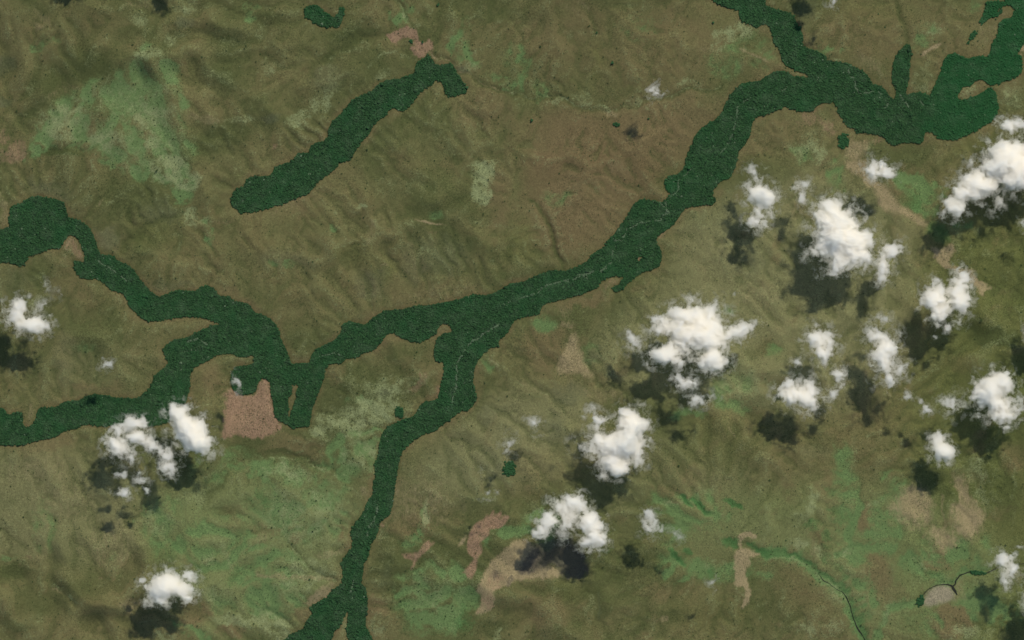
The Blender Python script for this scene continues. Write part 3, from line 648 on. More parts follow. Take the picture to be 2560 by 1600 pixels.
# ------------------------------------------------------------------ savanna ground material
gm, nt, bs = new_mat('savanna_ground')
geo = nt.nodes.new('ShaderNodeTexCoord').outputs['Object']
att = {}
for k in range(4):
    a = nt.nodes.new('ShaderNodeAttribute')
    a.attribute_name = 'cover%d' % k
    s = nt.nodes.new('ShaderNodeSeparateColor')
    nt.links.new(a.outputs['Color'], s.inputs[0])
    for q in range(3):
        att[names[k * 4 + q]] = s.outputs[q]
    att[names[k * 4 + 3]] = a.outputs['Alpha']
big = noise(nt, geo, 1 / 800.0, 5, 0.62, 0.8)
mid = noise(nt, geo, 1 / 150.0, 5, 0.68, 1.2)
sml = noise(nt, geo, 1 / 42.0, 3, 0.7, 1.2)
grn = noise(nt, geo, 1 / 15.0, 2, 0.7, 1.5)
stm = nt.nodes.new('ShaderNodeMapping')
stm.inputs['Rotation'].default_value = (0, 0, 0.5)
stm.inputs['Scale'].default_value = (1.0, 0.35, 1.0)
nt.links.new(geo, stm.inputs['Vector'])
sgr = math_n(nt, 'MULTIPLY', math_n(nt, 'ADD', sml, grn), 0.5)
streak = noise(nt, stm.outputs[0], 1 / 24.0, 4, 0.72, 1.6)
col = mix(nt, ramp(nt, big, 0.35, 0.65), alb(85, 88, 53), alb(106, 102, 66))
col = mix(nt, ramp(nt, mid, 0.35, 0.68), col, mix(nt, ramp(nt, big, 0.4, 0.6), alb(80, 84, 50), alb(102, 95, 62)))


def cover(name, c, lo=0.0, hi=1.0, amt=1.0, texture=None):
    """lays one kind of cover over the ground; a texture breaks its edge and its inside up"""
    global col
    f = att[name]
    if texture is not None:
        t, w = texture
        f = math_n(nt, 'ADD', f, math_n(nt, 'MULTIPLY', math_n(nt, 'SUBTRACT', t, 0.5), w))
        f = math_n(nt, 'MULTIPLY', ramp(nt, f, lo, hi), ramp(nt, att[name], 0.0, 0.12))
    else:
        f = ramp(nt, f, lo, hi)
    col = mix(nt, math_n(nt, 'MULTIPLY', f, amt), col, c)


cover('light', alb(117, 115, 79), 0.0, 1.0, 0.85, (mid, 0.4))
cover('olive', alb(88, 94, 50), 0, 1.0, 0.8)
cover('rust', alb(112, 92, 66), 0.0, 1.0, 0.8, (mid, 0.4))
cover('moss', alb(112, 119, 76), 0.0, 1.0, 0.8, (sml, 0.5))
cover('grey', alb(92, 95, 70), 0, 0.8, 0.8, (mid, 0.5))
cover('brown', alb(110, 97, 67), 0.0, 0.75, 0.85, (mid, 0.5))
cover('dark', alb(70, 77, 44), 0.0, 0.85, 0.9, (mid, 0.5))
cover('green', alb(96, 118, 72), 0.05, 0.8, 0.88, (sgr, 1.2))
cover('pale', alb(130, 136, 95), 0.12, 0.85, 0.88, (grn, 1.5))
cover('deep', alb(62, 100, 54), 0.1, 0.95, 0.8, (sml, 0.6))
cover('tan', alb(146, 130, 98), 0.1, 1.0, 0.88, (streak, 1.1))
cover('soil', alb(146, 117, 94), 0.2, 1.15, 0.88, (streak, 1.3))
dots = math_n(nt, 'MULTIPLY', ramp(nt, noise(nt, geo, 1 / 22.0, 3, 0.7, 1.0), 0.56, 0.66), ramp(nt, att['soil'], 0.3, 0.9, 0.0, 0.75))
col = mix(nt, dots, col, alb(96, 80, 58))
cover('burn', alb(74, 70, 64), 0.15, 0.9, 0.75, (sml, 1.1))
cover('sand', alb(140, 130, 108), 0.2, 0.95, 0.9, (streak, 0.5))
cover('floor', alb(30, 48, 28), 0.35, 0.75, 0.95)
mot = noise(nt, geo, 1 / 26.0, 3, 0.75, 1.8)
col = mix(nt, 1.0, col, ramp(nt, mot, 0.25, 0.75, 0.84, 1.16), 'MULTIPLY')
fine = noise(nt, geo, 1 / 9.0, 3, 0.75, 0.8)
zone = ramp(nt, noise(nt, geo, 1 / 230.0, 4, 0.65, 0.8), 0.38, 0.62, 0.35, 1.0)
col = mix(nt, zone, col, mix(nt, 1.0, col, ramp(nt, fine, 0.28, 0.72, 0.64, 1.36), 'MULTIPLY'))
speck = math_n(nt, 'MULTIPLY', ramp(nt, noise(nt, geo, 1 / 8.0, 1, 0.5), 0.60, 0.72), ramp(nt, noise(nt, geo, 1 / 260.0, 3, 0.6), 0.42, 0.62, 0.1, 0.7))
col = mix(nt, speck, col, alb(46, 58, 34))
nt.links.new(col, bs.inputs['Base Color'])

# ------------------------------------------------------------------ the ground as one sheet, finer inside the view
STEP = 2.5
core_x = np.arange(-120, 2680.1, STEP)
core_y = np.arange(-120, 1720.1, STEP)
ext = np.cumsum(STEP * 1.45 ** np.arange(1, 22))
gx = np.concatenate([core_x[0] - ext[::-1], core_x, core_x[-1] + ext])
gy = np.concatenate([core_y[0] - ext[::-1], core_y, core_y[-1] + ext])
GX, GY = np.meshgrid(gx, gy)
far = np.maximum(np.maximum(-200 - GX, GX - 2760), np.maximum(-200 - GY, GY - 1800))
GZ = sample(H, GX, GY) * np.clip(1 - far / 400, 0, 1)
wX, wY = px2w(GX, GY)
nyv, nxv = GX.shape
verts = np.stack([wX, wY, GZ], -1).reshape(-1, 3)
idx = np.arange(nyv * nxv).reshape(nyv, nxv)
quads = np.stack([idx[1:, :-1], idx[1:, 1:], idx[:-1, 1:], idx[:-1, :-1]], -1).reshape(-1, 4)
dzx = np.gradient(GZ, axis=1) / np.gradient(wX, axis=1)
dzy = np.gradient(GZ, axis=0) / np.gradient(wY, axis=0)
nrm = np.stack([-dzx, -dzy, np.ones_like(GZ)], -1).reshape(-1, 3)
nrm /= np.linalg.norm(nrm, axis=1, keepdims=True)
cov = [sample(M[n], GX, GY) * np.clip(1 - far / 600, 0, 1) for n in names]
cov = [np.stack(cov[k * 4:k * 4 + 4], -1).reshape(-1, 4).astype(np.float32) for k in range(4)]


def ground_z(x, y):
    """height of the land at photo pixels"""
    return sample(H, np.asarray(x, float), np.asarray(y, float))


def mesh_from(name, v, f, smooth=True):
    me = bpy.data.meshes.new(name)
    n, k = f.shape
    me.vertices.add(len(v))
    me.vertices.foreach_set('co', np.asarray(v, np.float32).ravel())
    me.loops.add(n * k)
    me.loops.foreach_set('vertex_index', np.asarray(f, np.int32).ravel())
    me.polygons.add(n)
    me.polygons.foreach_set('loop_start', np.arange(0, n * k, k, dtype=np.int32))
    me.polygons.foreach_set('loop_total', np.full(n, k, np.int32))
    if smooth:
        me.polygons.foreach_set('use_smooth', np.ones(n, bool))
    me.update(calc_edges=True)
    me.validate()
    return me


def land(name, fsel, label=None):
    f = quads[fsel]
    used, inv = np.unique(f, return_inverse=True)
    me = mesh_from(name, verts[used], inv.reshape(-1, 4))
    for k in range(4):
        a = me.attributes.new('cover%d' % k, 'FLOAT_COLOR', 'POINT')
        a.data.foreach_set('color', cov[k][used].ravel())
    me.normals_split_custom_set_from_vertices(nrm[used].tolist())
    me.materials.append(gm)
    o = bpy.data.objects.new(name, me)
    o['kind'] = 'structure'
    if label:
        o['label'] = label
    COL.objects.link(o)
    return o


patch = np.zeros(len(quads), np.int32)
fcx = GX.reshape(-1)[quads].mean(1)
fcy = GY.reshape(-1)[quads].mean(1)
PATCHES = [('bare_soil_ground', SOILTOP, 'soil', .45, 'red bare soil at the head of the diagonal forest'),
           ('bare_soil_ground', SOILMID, 'soil', .45, 'large pink bare soil field beside the forest confluence'),
           ('bare_soil_ground', SOILNOTCH, 'soil', .3, 'brown bare soil wedge between two forest arms in the west'),
           ('bare_soil_ground', SOILHAND, 'soil', .45, 'hand-shaped pink soil scar with finger-like streaks'),
           ('bare_soil_ground', SOILFORK, 'soil', .4, 'small forked pale soil scar'),
           ('bare_soil_ground', SOILBURN, 'tan', .45, 'long tan soil scar beside the burnt patch'),
           ('tan_ground', TANRIDGE, 'tan', .4, 'wide tan dry strip running down between the clouds'),
           ('tan_ground', TANSPUR, 'tan', .4, 'ragged tan spur beside a double cloud'),
           ('tan_ground', TANFUNNEL, 'tan', .4, 'funnel-shaped tan dry patch below the bright green field'),
           ('tan_ground', TANHOOK, 'tan', .4, 'hooked narrow tan soil scar'),
           ('sand_ground', SANDBAR, 'sand', .45, 'pale half-round sandbar inside the stream bend'),
           ('pale_grass_ground', PALEFIELD, 'pale', .5, 'pale green grass field on the central plateau')]
for q, (nm, txt, key, thr, lab) in enumerate(PATCHES):
    reg = blur(fill(P(txt), RX0, RY0, RS, RNX, RNY), 5, 1) > 0.02
    sel = nearest(reg, fcx, fcy) & (sample(M[key], fcx, fcy) > thr)
    patch[sel] = q + 1
land('ground', patch == 0)
for q, (nm, txt, key, thr, lab) in enumerate(PATCHES):
    land(nm, patch == q + 1, lab)

# ------------------------------------------------------------------ streams
wm, nt, bs = new_mat('stream_water')
bs.inputs['Base Color'].default_value = (0.012, 0.014, 0.010, 1)
bs.inputs['Roughness'].default_value = 0.7
bs.inputs['Specular IOR Level'].default_value = 0.1


def stream(name, txt, widths, label):
    p = np.array(P(txt))
    seg = np.hypot(*np.diff(p, axis=0).T)
    t = np.concatenate([[0], np.cumsum(seg)])
    n = int(t[-1] / 2) + 2
    s = np.linspace(0, t[-1], n)
    x, y = np.interp(s, t, p[:, 0]), np.interp(s, t, p[:, 1])
    k = np.ones(5) / 5
    xp, yp = np.pad(x, 2, 'edge'), np.pad(y, 2, 'edge')
    x, y = np.convolve(xp, k, 'valid'), np.convolve(yp, k, 'valid')
    x = x + 1.6 * fbm(s, s * 0 + 3.3, 14, 2, 5)
    y = y + 1.6 * fbm(s, s * 0 + 8.3, 14, 2, 6)
    tx, ty = np.gradient(x), np.gradient(y)
    L = np.hypot(tx, ty)
    nx_, ny_ = -ty / L, tx / L
    w = np.interp(np.linspace(0, 1, n), np.linspace(0, 1, len(widths)), widths) * (1 + 0.5 * fbm(s, s * 0, 10, 2, 9))
    vs = []
    for o_ in (-1, 0, 1):
        xx, yy = x + nx_ * w * o_ / 2, y + ny_ * w * o_ / 2
        X, Y = px2w(xx, yy)
        zz = np.maximum.reduce([ground_z(xx + a, yy + b) for a in (-1.5, 0, 1.5) for b in (-1.5, 0, 1.5)])
        vs.append(np.stack([X, Y, zz + 0.6], -1))
    v = np.concatenate(vs)
    a = np.arange(n - 1)
    f = np.concatenate([np.stack([a, a + 1, a + 1 + n, a + n], -1), np.stack([a + n, a + 1 + n, a + 1 + 2 * n, a + 2 * n], -1)])
    me = mesh_from(name, v, f)
    me.materials.append(wm)
    o = bpy.data.objects.new(name, me)
    o['kind'] = 'structure'
    o['label'] = label
    COL.objects.link(o)


stream('stream', "3 3: 1370,1185 1420,1170 1470,1075 1500,1045 1540,1020 1600,990 1690,985 1740,1005 1760,1040 1790,1095", [1, 1.5, 1.5, 1.6, 1.5, 1.6, 2, 4, 7, 2.5], 'dark stream bending round the pale sandbar')
stream('stream', "3 3: 1745,1008 1770,985 1775,945 1830,890 1900,872 1950,855 2060,882 2110,860 2165,828 2260,800 2500,790", [4, 3, 2.4, 2.4, 2.4, 2, 2, 2, 1.6], 'dark thin stream running up from the sandbar to a cloud')
stream('stream', "3 3: 480,895 520,950 570,970 640,1030 700,1055 725,1085 770,1170 800,1290 840,1390 900,1480 950,1560", [1, 2, 1, 1, 2.4, 2, 1.6, 2, 4, 1.2, 5], 'narrow dark stream in the green valley at the bottom')

# ------------------------------------------------------------------ trees
lm, nt, bs = new_mat('forest_leaves')
tint = nt.nodes.new('ShaderNodeAttribute')
tint.attribute_type = 'INSTANCER'
tint.attribute_name = 'tint'
sep = nt.nodes.new('ShaderNodeSeparateColor')
nt.links.new(tint.outputs['Color'], sep.inputs[0])
oi = nt.nodes.new('ShaderNodeObjectInfo')
c = mix(nt, oi.outputs['Random'], alb(36, 62, 38), alb(56, 90, 53))
c = mix(nt, sep.outputs[1], c, alb(40, 86, 48))                 # fresher green woods
c = mix(nt, sep.outputs[0], c, alb(132, 146, 118))              # bare or pale crowns along the streams
oc = nt.nodes.new('ShaderNodeTexCoord').outputs['Object']
c = mix(nt, 1.0, c, ramp(nt, noise(nt, oc, 0.8, 2, 0.6), 0.3, 0.7, 0.8, 1.2), 'MULTIPLY')
nt.links.new(c, bs.inputs['Base Color'])
bs.inputs['Roughness'].default_value = 0.8
bm_, nt, bs = new_mat('bark')
nb = noise(nt, nt.nodes.new('ShaderNodeTexCoord').outputs['Object'], 2.0, 3)
nt.links.new(mix(nt, nb, alb(58, 48, 36), alb(92, 80, 64)), bs.inputs['Base Color'])
sm_, nt, bs = new_mat('shrub_leaves')
oi = nt.nodes.new('ShaderNodeObjectInfo')
nt.links.new(mix(nt, oi.outputs['Random'], alb(44, 58, 34), alb(64, 78, 44)), bs.inputs['Base Color'])

import bmesh


def crown_mesh(name, seed, r=1.0, sub=2, flat=0.75, trunk=True):
    """a knobbly crown on a trunk, about r wide; the base of the trunk is at the origin"""
    q = np.random.default_rng(seed)
    bm = bmesh.new()
    bmesh.ops.create_icosphere(bm, subdivisions=sub, radius=r)
    lobes = q.normal(size=(7, 3))
    lobes[:, 2] = np.abs(lobes[:, 2]) * 0.8
    lobes /= np.linalg.norm(lobes, axis=1, keepdims=True)
    for v in bm.verts:
        d = np.array(v.co) / r
        k = 0.74 + 0.42 * max(0.0, float((lobes @ d).max())) ** 5 + q.uniform(-0.12, 0.12)
        v.co = Vector((d[0] * k * r, d[1] * k * r, (d[2] * k * flat + 1.35) * r))
    for f in bm.faces:
        f.material_index = 0
    if trunk:
        g = bmesh.ops.create_cone(bm, cap_ends=False, segments=5, radius1=0.11 * r, radius2=0.06 * r, depth=1.1 * r)
        for v in g['verts']:
            v.co.z += 0.55 * r
            for f in v.link_faces:
                f.material_index = 1
    me = bpy.data.meshes.new(name)
    bm.to_mesh(me)
    bm.free()
    me.materials.append(lm)
    me.materials.append(bm_)
    return me


def proto_collection(name, meshes):
    pc = bpy.data.collections.new(name)
    for me in meshes:
        pc.objects.link(bpy.data.objects.new(me.name, me))
    return pc


tree_protos = proto_collection('forest_tree_kinds', [crown_mesh('forest_tree', 100 + i, 1.0, 2, (0.6, 0.8, 0.7, 0.95, 0.75)[i]) for i in range(5)])
shrub_meshes = [crown_mesh('shrub', 200 + i, 1.0, 1, 0.7, False) for i in range(3)]
for me in shrub_meshes:
    me.materials[0] = sm_
shrub_protos = proto_collection('shrub_kinds', shrub_meshes)


def scatter_group(name, pc):
    g = bpy.data.node_groups.new(name, 'GeometryNodeTree')
    g.interface.new_socket('Geometry', in_out='INPUT', socket_type='NodeSocketGeometry')
    g.interface.new_socket('Geometry', in_out='OUTPUT', socket_type='NodeSocketGeometry')
    N, Lk = g.nodes, g.links
    gi, go = N.new('NodeGroupInput'), N.new('NodeGroupOutput')
    ci = N.new('GeometryNodeCollectionInfo')
    ci.inputs['Collection'].default_value = pc
    ci.inputs['Separate Children'].default_value = True
    ci.inputs['Reset Children'].default_value = True
    ip = N.new('GeometryNodeInstanceOnPoints')
    ip.inputs['Pick Instance'].default_value = True

    def named(nm, dt):
        a = N.new('GeometryNodeInputNamedAttribute')
        a.data_type = dt
        a.inputs['Name'].default_value = nm
        return a.outputs['Attribute']
    Lk.new(gi.outputs[0], ip.inputs['Points'])
    Lk.new(ci.outputs[0], ip.inputs['Instance'])
    Lk.new(named('variant', 'INT'), ip.inputs['Instance Index'])
    Lk.new(named('turn', 'FLOAT_VECTOR'), ip.inputs['Rotation'])
    Lk.new(named('size', 'FLOAT_VECTOR'), ip.inputs['Scale'])
    Lk.new(ip.outputs[0], go.inputs[0])
    return g


tree_group = scatter_group('scatter_trees', tree_protos)
shrub_group = scatter_group('scatter_shrubs', shrub_protos)


def scatter(name, x, y, size, tints, group, nvar, zoff=0.0):
    """trees standing at photo pixels x, y"""
    X, Y = px2w(x, y)
    Z = ground_z(x, y) - 0.3 + zoff
    o_c = np.array([X.mean(), Y.mean(), float(Z.mean())])
    me = bpy.data.meshes.new(name)
    n = len(x)
    me.vertices.add(n)
    me.vertices.foreach_set('co', (np.stack([X, Y, Z], -1) - o_c).astype(np.float32).ravel())
    for nm, typ, key, arr in (('variant', 'INT', 'value', rng.integers(0, nvar, n).astype(np.int32)),
                              ('turn', 'FLOAT_VECTOR', 'vector', np.stack([rng.uniform(-.12, .12, n), rng.uniform(-.12, .12, n), rng.uniform(0, 6.28, n)], -1).astype(np.float32)),
                              ('size', 'FLOAT_VECTOR', 'vector', size.astype(np.float32)),
                              ('tint', 'FLOAT_COLOR', 'color', tints.astype(np.float32))):
        a = me.attributes.new(nm, typ, 'POINT')
        a.data.foreach_set(key, arr.ravel())
    me.update()
    o = bpy.data.objects.new(name, me)
    o.location = o_c
    md = o.modifiers.new('scatter', 'NODES')
    md.node_group = group
    COL.objects.link(o)
    return o


# tree positions: jittered hexagonal packing inside the outlines
SP = 2.4                       # pixels between crowns
ii, jj = np.meshgrid(np.arange(int(3000 / SP)), np.arange(int(2040 / (SP * 0.87))))
tx = (-220 + SP * (ii + 0.5 * (jj & 1))).ravel() + rng.uniform(-1, 1, ii.size) * SP * 0.36
ty = (-220 + SP * 0.87 * jj).ravel() + rng.uniform(-1, 1, ii.size) * SP * 0.36
ex = tx + 2.8 * perlin(tx / 6, ty / 6, 2) + 1.0 * perlin(tx / 17, ty / 17, 5)
ey = ty + 2.8 * perlin(tx / 6, ty / 6, 3) + 1.0 * perlin(tx / 17, ty / 17, 6)
fid = np.zeros(len(tx), int)
for k, m in ((1, fmain), (2, fridge), (3, ftop)):
    fid[nearest(m, ex, ey, 1.0, FX0, FY0)] = k
inside = (fid > 0) & (tx > -140) & (tx < 2700) & (ty > -140) & (ty < 1740)
tx, ty, fid = tx[inside], ty[inside], fid[inside]
# arms of the main forest, by the nearest of these lines
ARMS = [('western gallery forest with a broad round head at the left edge', "0 1: -300,750 350,600 700,620 860,850 1100,1100 1500,1400 2000,1400 2350,1600; 1 2: 50,200 150,420"),
        ('winding gallery forest strip leaving across the lower left edge', "0 2: -300,1000 300,1080 900,850 1400,900 1650,500 1800,280 2200,150 2400,150"),
        ('forest pocket with two stubby legs at the confluence', "0 2: 2300,560; 1 2: 200,700 300,960 420,900 560,640 400,500"),
        ('long gallery forest with pale stream thread crossing the centre', "1 2: 600,380 900,200 1400,100; 1 1: 2000,1420; 2 1: 0,1270 500,1200 900,950 1200,700 1450,450 1700,250; 2 0: 1850,1400 2150,1050 2350,900"),
        ('narrow gallery forest running south to the bottom edge', "1 2: 1950,250 1900,650 1650,920 1250,1200; 1 3: 1200,100 1020,450 900,850 950,1200 960,1700; 1 3: 700,1300 400,1600"),
        ('northeastern forest belt descending from the top edge', "2 0: 1900,-300; 3 0: 100,200 200,500 450,650 700,850 1000,1000 1250,1150; 3 0: 100,900 500,900"),
        ('bright green forest lobes in the top right corner', "3 0: 2450,-200 2300,350 2200,620 1800,650 1650,950 1750,1150 2050,1050"),
        ('slim forest tongue pointing up toward the dry gully', "3 0: 1300,450 1250,800")]
armd = np.full((len(ARMS), len(tx)), 1e9)
for k, (_, txt) in enumerate(ARMS):
    p = np.array(P(txt))
    for a, b in zip(p[:-1], p[1:]):
        d = b - a
        t = np.clip(((tx - a[0]) * d[0] + (ty - a[1]) * d[1]) / max(d @ d, 1e-6), 0, 1)
        armd[k] = np.minimum(armd[k], np.hypot(tx - a[0] - t * d[0], ty - a[1] - t * d[1]))
arm = armd.argmin(0)
# pale threads where the streams open the canopy
THREADS = ["2 0: 2270,920 2150,980 2130,1060 2110,1160 2090,1250 2030,1380 1970,1460", "2 1: 1690,90 1640,150 1560,190 1580,270 1520,340 1440,400 1470,470 1400,570 1300,580 1190,600 1090,660 1040,760 970,760 960,870 940,960 870,1030 780,1060 650,1090 560,1140 450,1150 300,1200 240,1260 60,1310", "2 1: 640,1080 720,1120 700,1060 850,1050", "2 1: 1400,560 1480,490 1400,400",
           "3 0: 770,640 760,720 830,740 820,830 870,880 970,870 1040,865 1080,900", "3 0: 1230,880 1290,960 1350,1040", "3 0: 1440,950 1490,1020", "3 0: 1110,1010 1140,980", "3 0: 130,860 180,820", "1 2: 2300,40 2010,230 1900,400 1890,620 1860,770", "1 3: 1150,230 1130,340 1060,470 1050,530", "1 3: 920,940 900,1050",
           "0 1: 900,940 1050,1030 1200,1150", "0 2: 1780,200 1880,180 1950,230", "2 1: 1090,640 1110,700", "1 1: 2330,1370 2419,1330", "1 2: 620,340 720,315 800,325"]
thr = np.full(len(tx), 1e9)
wob_x, wob_y = 3 * perlin(tx / 12, ty / 12, 9), 3 * perlin(tx / 12, ty / 12, 10)
for txt in THREADS:
    p = np.array(P(txt))
    for a, b in zip(p[:-1], p[1:]):
        d = b - a
        t = np.clip(((tx + wob_x - a[0]) * d[0] + (ty + wob_y - a[1]) * d[1]) / max(d @ d, 1e-6), 0, 1)
        thr = np.minimum(thr, np.hypot(tx + wob_x - a[0] - t * d[0], ty + wob_y - a[1] - t * d[1]))
pale = np.clip(1.5 - thr / 1.6, 0, 1) * (perlin(tx / 9, ty / 9, 14) > -0.25) * 0.40
pale = np.maximum(pale, (rng.random(len(tx)) < 0.004) * 0.5)
pale = np.maximum(pale, np.clip(fbm(tx, ty, 26, 3, 19) + 0.05, 0, 1) * 0.16)
fresh = np.clip((tx - 2300) / 60, 0, 1) * np.clip((460 - ty) / 60, 0, 1) * 0.8 + np.clip(0.9 * fbm(tx, ty, 60, 3, 15), 0, .5)
fresh = np.maximum(fresh, np.exp(-(((tx - 1675) / 22) ** 2 + ((ty - 462) / 24) ** 2)) * 0.9)
base_r = 4.0 + 0.9 * perlin(tx / 22, ty / 22, 16) + rng.gamma(1.6, 0.5, len(tx))
gap = (thr > 1.6) & (thr < 3.6) & (rng.random(len(tx)) < 0.5)
big_tree = rng.random(len(tx)) < 0.06
base_r = np.where(big_tree, base_r * 1.25, base_r)
base_r = np.where(gap, base_r * 0.55, base_r)
hh = base_r * rng.uniform(0.8, 1.2, len(tx))
hh = np.where(thr < 2.2, hh * 0.85, hh)
size = np.stack([base_r, base_r * rng.uniform(0.85, 1.15, len(tx)), hh], -1)
tints = np.stack([pale, fresh, pale * 0, pale * 0 + 1], -1)


def forest(name, sel, label):
    o = scatter(name, tx[sel], ty[sel], size[sel], tints[sel], tree_group, 5)
    o['kind'] = 'stuff'
    o['label'] = label
    o['category'] = 'forest'
    return o


for k, (lab, _) in enumerate(ARMS):
    forest('gallery_forest', (fid == 1) & (arm == k), lab)
forest('gallery_forest', fid == 2, 'isolated diagonal forest strip below the red bare soil')
forest('gallery_forest', fid == 3, 'small isolated curved forest near the top edge')

# ---- savanna shrubs, past counting
n = 46000
sx, sy = rng.uniform(-110, 2670, n), rng.uniform(-110, 1710, n)
dens = 0.18 + 0.9 * np.clip(fbm(sx, sy, 90, 3, 120) + 0.15, 0, 1) + 0.6 * sample(M['pale'], sx, sy) + 0.5 * sample(M['soil'], sx, sy) + 0.3 * sample(M['green'], sx, sy)
dens *= (sample(M['floor'], sx, sy) < 0.1) * (sample(M['sand'], sx, sy) < 0.2) * (1 - 0.8 * sample(M['tan'], sx, sy))
keep = rng.random(n) < dens * 0.85
sx, sy = sx[keep], sy[keep]
r = rng.gamma(3.0, 0.5, len(sx)) + 1.1
so = scatter('savanna_shrubbery', sx, sy, np.stack([r, r, r * 0.8], -1), np.zeros((len(sx), 4)), shrub_group, 3, -0.2)
so['kind'] = 'stuff'
so['label'] = 'scattered dark shrubs dotting the dry savanna grass'
so['category'] = 'shrubs'

# ---- groves and lone trees: things of their own
def grove(c, r, x, y, rx, ry, rot, label, dens=1.0):
    cx, cy = pt(c, r, x, y)
    rx, ry = rx / TS, ry / TS
    a = math.radians(rot)
    pts = []
    sp = 2.3
    for i in np.arange(-rx - 3, rx + 3, sp):
        for j in np.arange(-ry - 3, ry + 3, sp * 0.87):
            u, v = i + rng.uniform(-.9, .9), j + rng.uniform(-.9, .9)
            lim = 1 + 0.75 * float(perlin(np.array([u / 5 + x]), np.array([v / 5 + y]), 8)[0])
            if (u / rx) ** 2 + (v / ry) ** 2 < lim:
                pts.append((cx + u * math.cos(a) - v * math.sin(a), cy + u * math.sin(a) + v * math.cos(a)))
    pts = np.array(pts)
    X, Y = px2w(pts[:, 0], pts[:, 1])
    Z = ground_z(pts[:, 0], pts[:, 1]) - 0.3
    c0 = px2w(cx, cy)
    z0 = float(ground_z(cx, cy))
    root = bpy.data.objects.new('tree_grove', None)
    root.location = (c0[0], c0[1], z0)
    root['label'] = label
    root['category'] = 'grove'
    root['group'] = 'dense groves standing apart from the forest'
    COL.objects.link(root)
    V, F, VT, FT = [], [], [], []
    nv = nt_ = 0
    for k in range(len(pts)):
        me = grove_src[k % len(grove_src)]
        rr = rng.uniform(4.0, 6.4)
        co = me[0] * np.array([rr, rr, rr * rng.uniform(0.6, 0.95)])
        t = rng.uniform(0, 6.28)
        co = np.stack([co[:, 0] * math.cos(t) - co[:, 1] * math.sin(t), co[:, 0] * math.sin(t) + co[:, 1] * math.cos(t), co[:, 2]], -1)
        off = np.array([X[k] - c0[0], Y[k] - c0[1], Z[k] - z0])
        V.append(co + off)
        F.append(me[1] + nv)
        nv += len(co)
        tr = np.array([[math.cos(q) * s_, math.sin(q) * s_, h] for s_, h in ((0.45, 0), (0.25, rr * 1.2)) for q in np.arange(5) * 1.2566]) + off
        VT.append(tr)
        FT.append(np.array([[q, (q + 1) % 5, 5 + (q + 1) % 5, 5 + q] for q in range(5)]) + nt_)
        nt_ += 10
    for nm, v, f, m in (('crown', V, F, lm_solid), ('trunk', VT, FT, bm_)):
        me = mesh_from(nm, np.concatenate(v), np.concatenate(f), False)
        me.materials.append(m)
        o = bpy.data.objects.new(nm, me)
        o.parent = root
        o['kind'] = 'stuff'
        COL.objects.link(o)


def mesh_arrays(me):
    v = np.zeros(len(me.vertices) * 3)
    me.vertices.foreach_get('co', v)
    f = np.array([list(p.vertices) for p in me.polygons if len(p.vertices) == 3])
    return v.reshape(-1, 3), f


lm_solid, nt, bs = new_mat('grove_leaves')
oc = nt.nodes.new('ShaderNodeTexCoord').outputs['Object']
c = mix(nt, noise(nt, oc, 0.16, 2, 0.6), alb(38, 68, 40), alb(58, 98, 60))
nt.links.new(c, bs.inputs['Base Color'])
grove_src = [mesh_arrays(crown_mesh('grove_tree', 300 + i, 1.0, 1, 0.8, False)) for i in range(5)]
grove(3, 0, 710, 1335, 52, 72, 5, 'oval dark green grove below the northeastern forest belt')
grove(1, 2, 1355, 870, 42, 52, 0, 'small round grove between pale savanna and the southern forest')
grove(1, 2, 2395, 1405, 62, 72, 0, 'round green grove beside a cloud shadow near the bottom middle')
grove(3, 0, 1940, 330, 26, 52, 40, 'elongated thicket in the clearing at the top right')
grove(3, 0, 1893, 402, 12, 20, 30, 'tiny dark thicket just below the elongated thicket')
grove(3, 0, 2195, 110, 18, 26, 20, 'small thicket inside the tan clearing by the top right forest')
grove(3, 3, 1440, 1140, 30, 58, 25, 'dark green thicket on the stream bank left of the sandbar')
grove(3, 3, 1990, 878, 72, 19, 5, 'dark green thicket along the thin stream above the sandbar')
grove(2, 0, 990, 1180, 30, 20, 10, 'small dark clump of trees beside a cloud shadow on brown savanna')
grove(2, 1, 1000, 1212, 52, 24, 0, 'dark clump at the foot of the short forest spur')
grove(1, 0, 1466, 390, 17, 19, 0, 'single dark round clump inside the red bare soil')


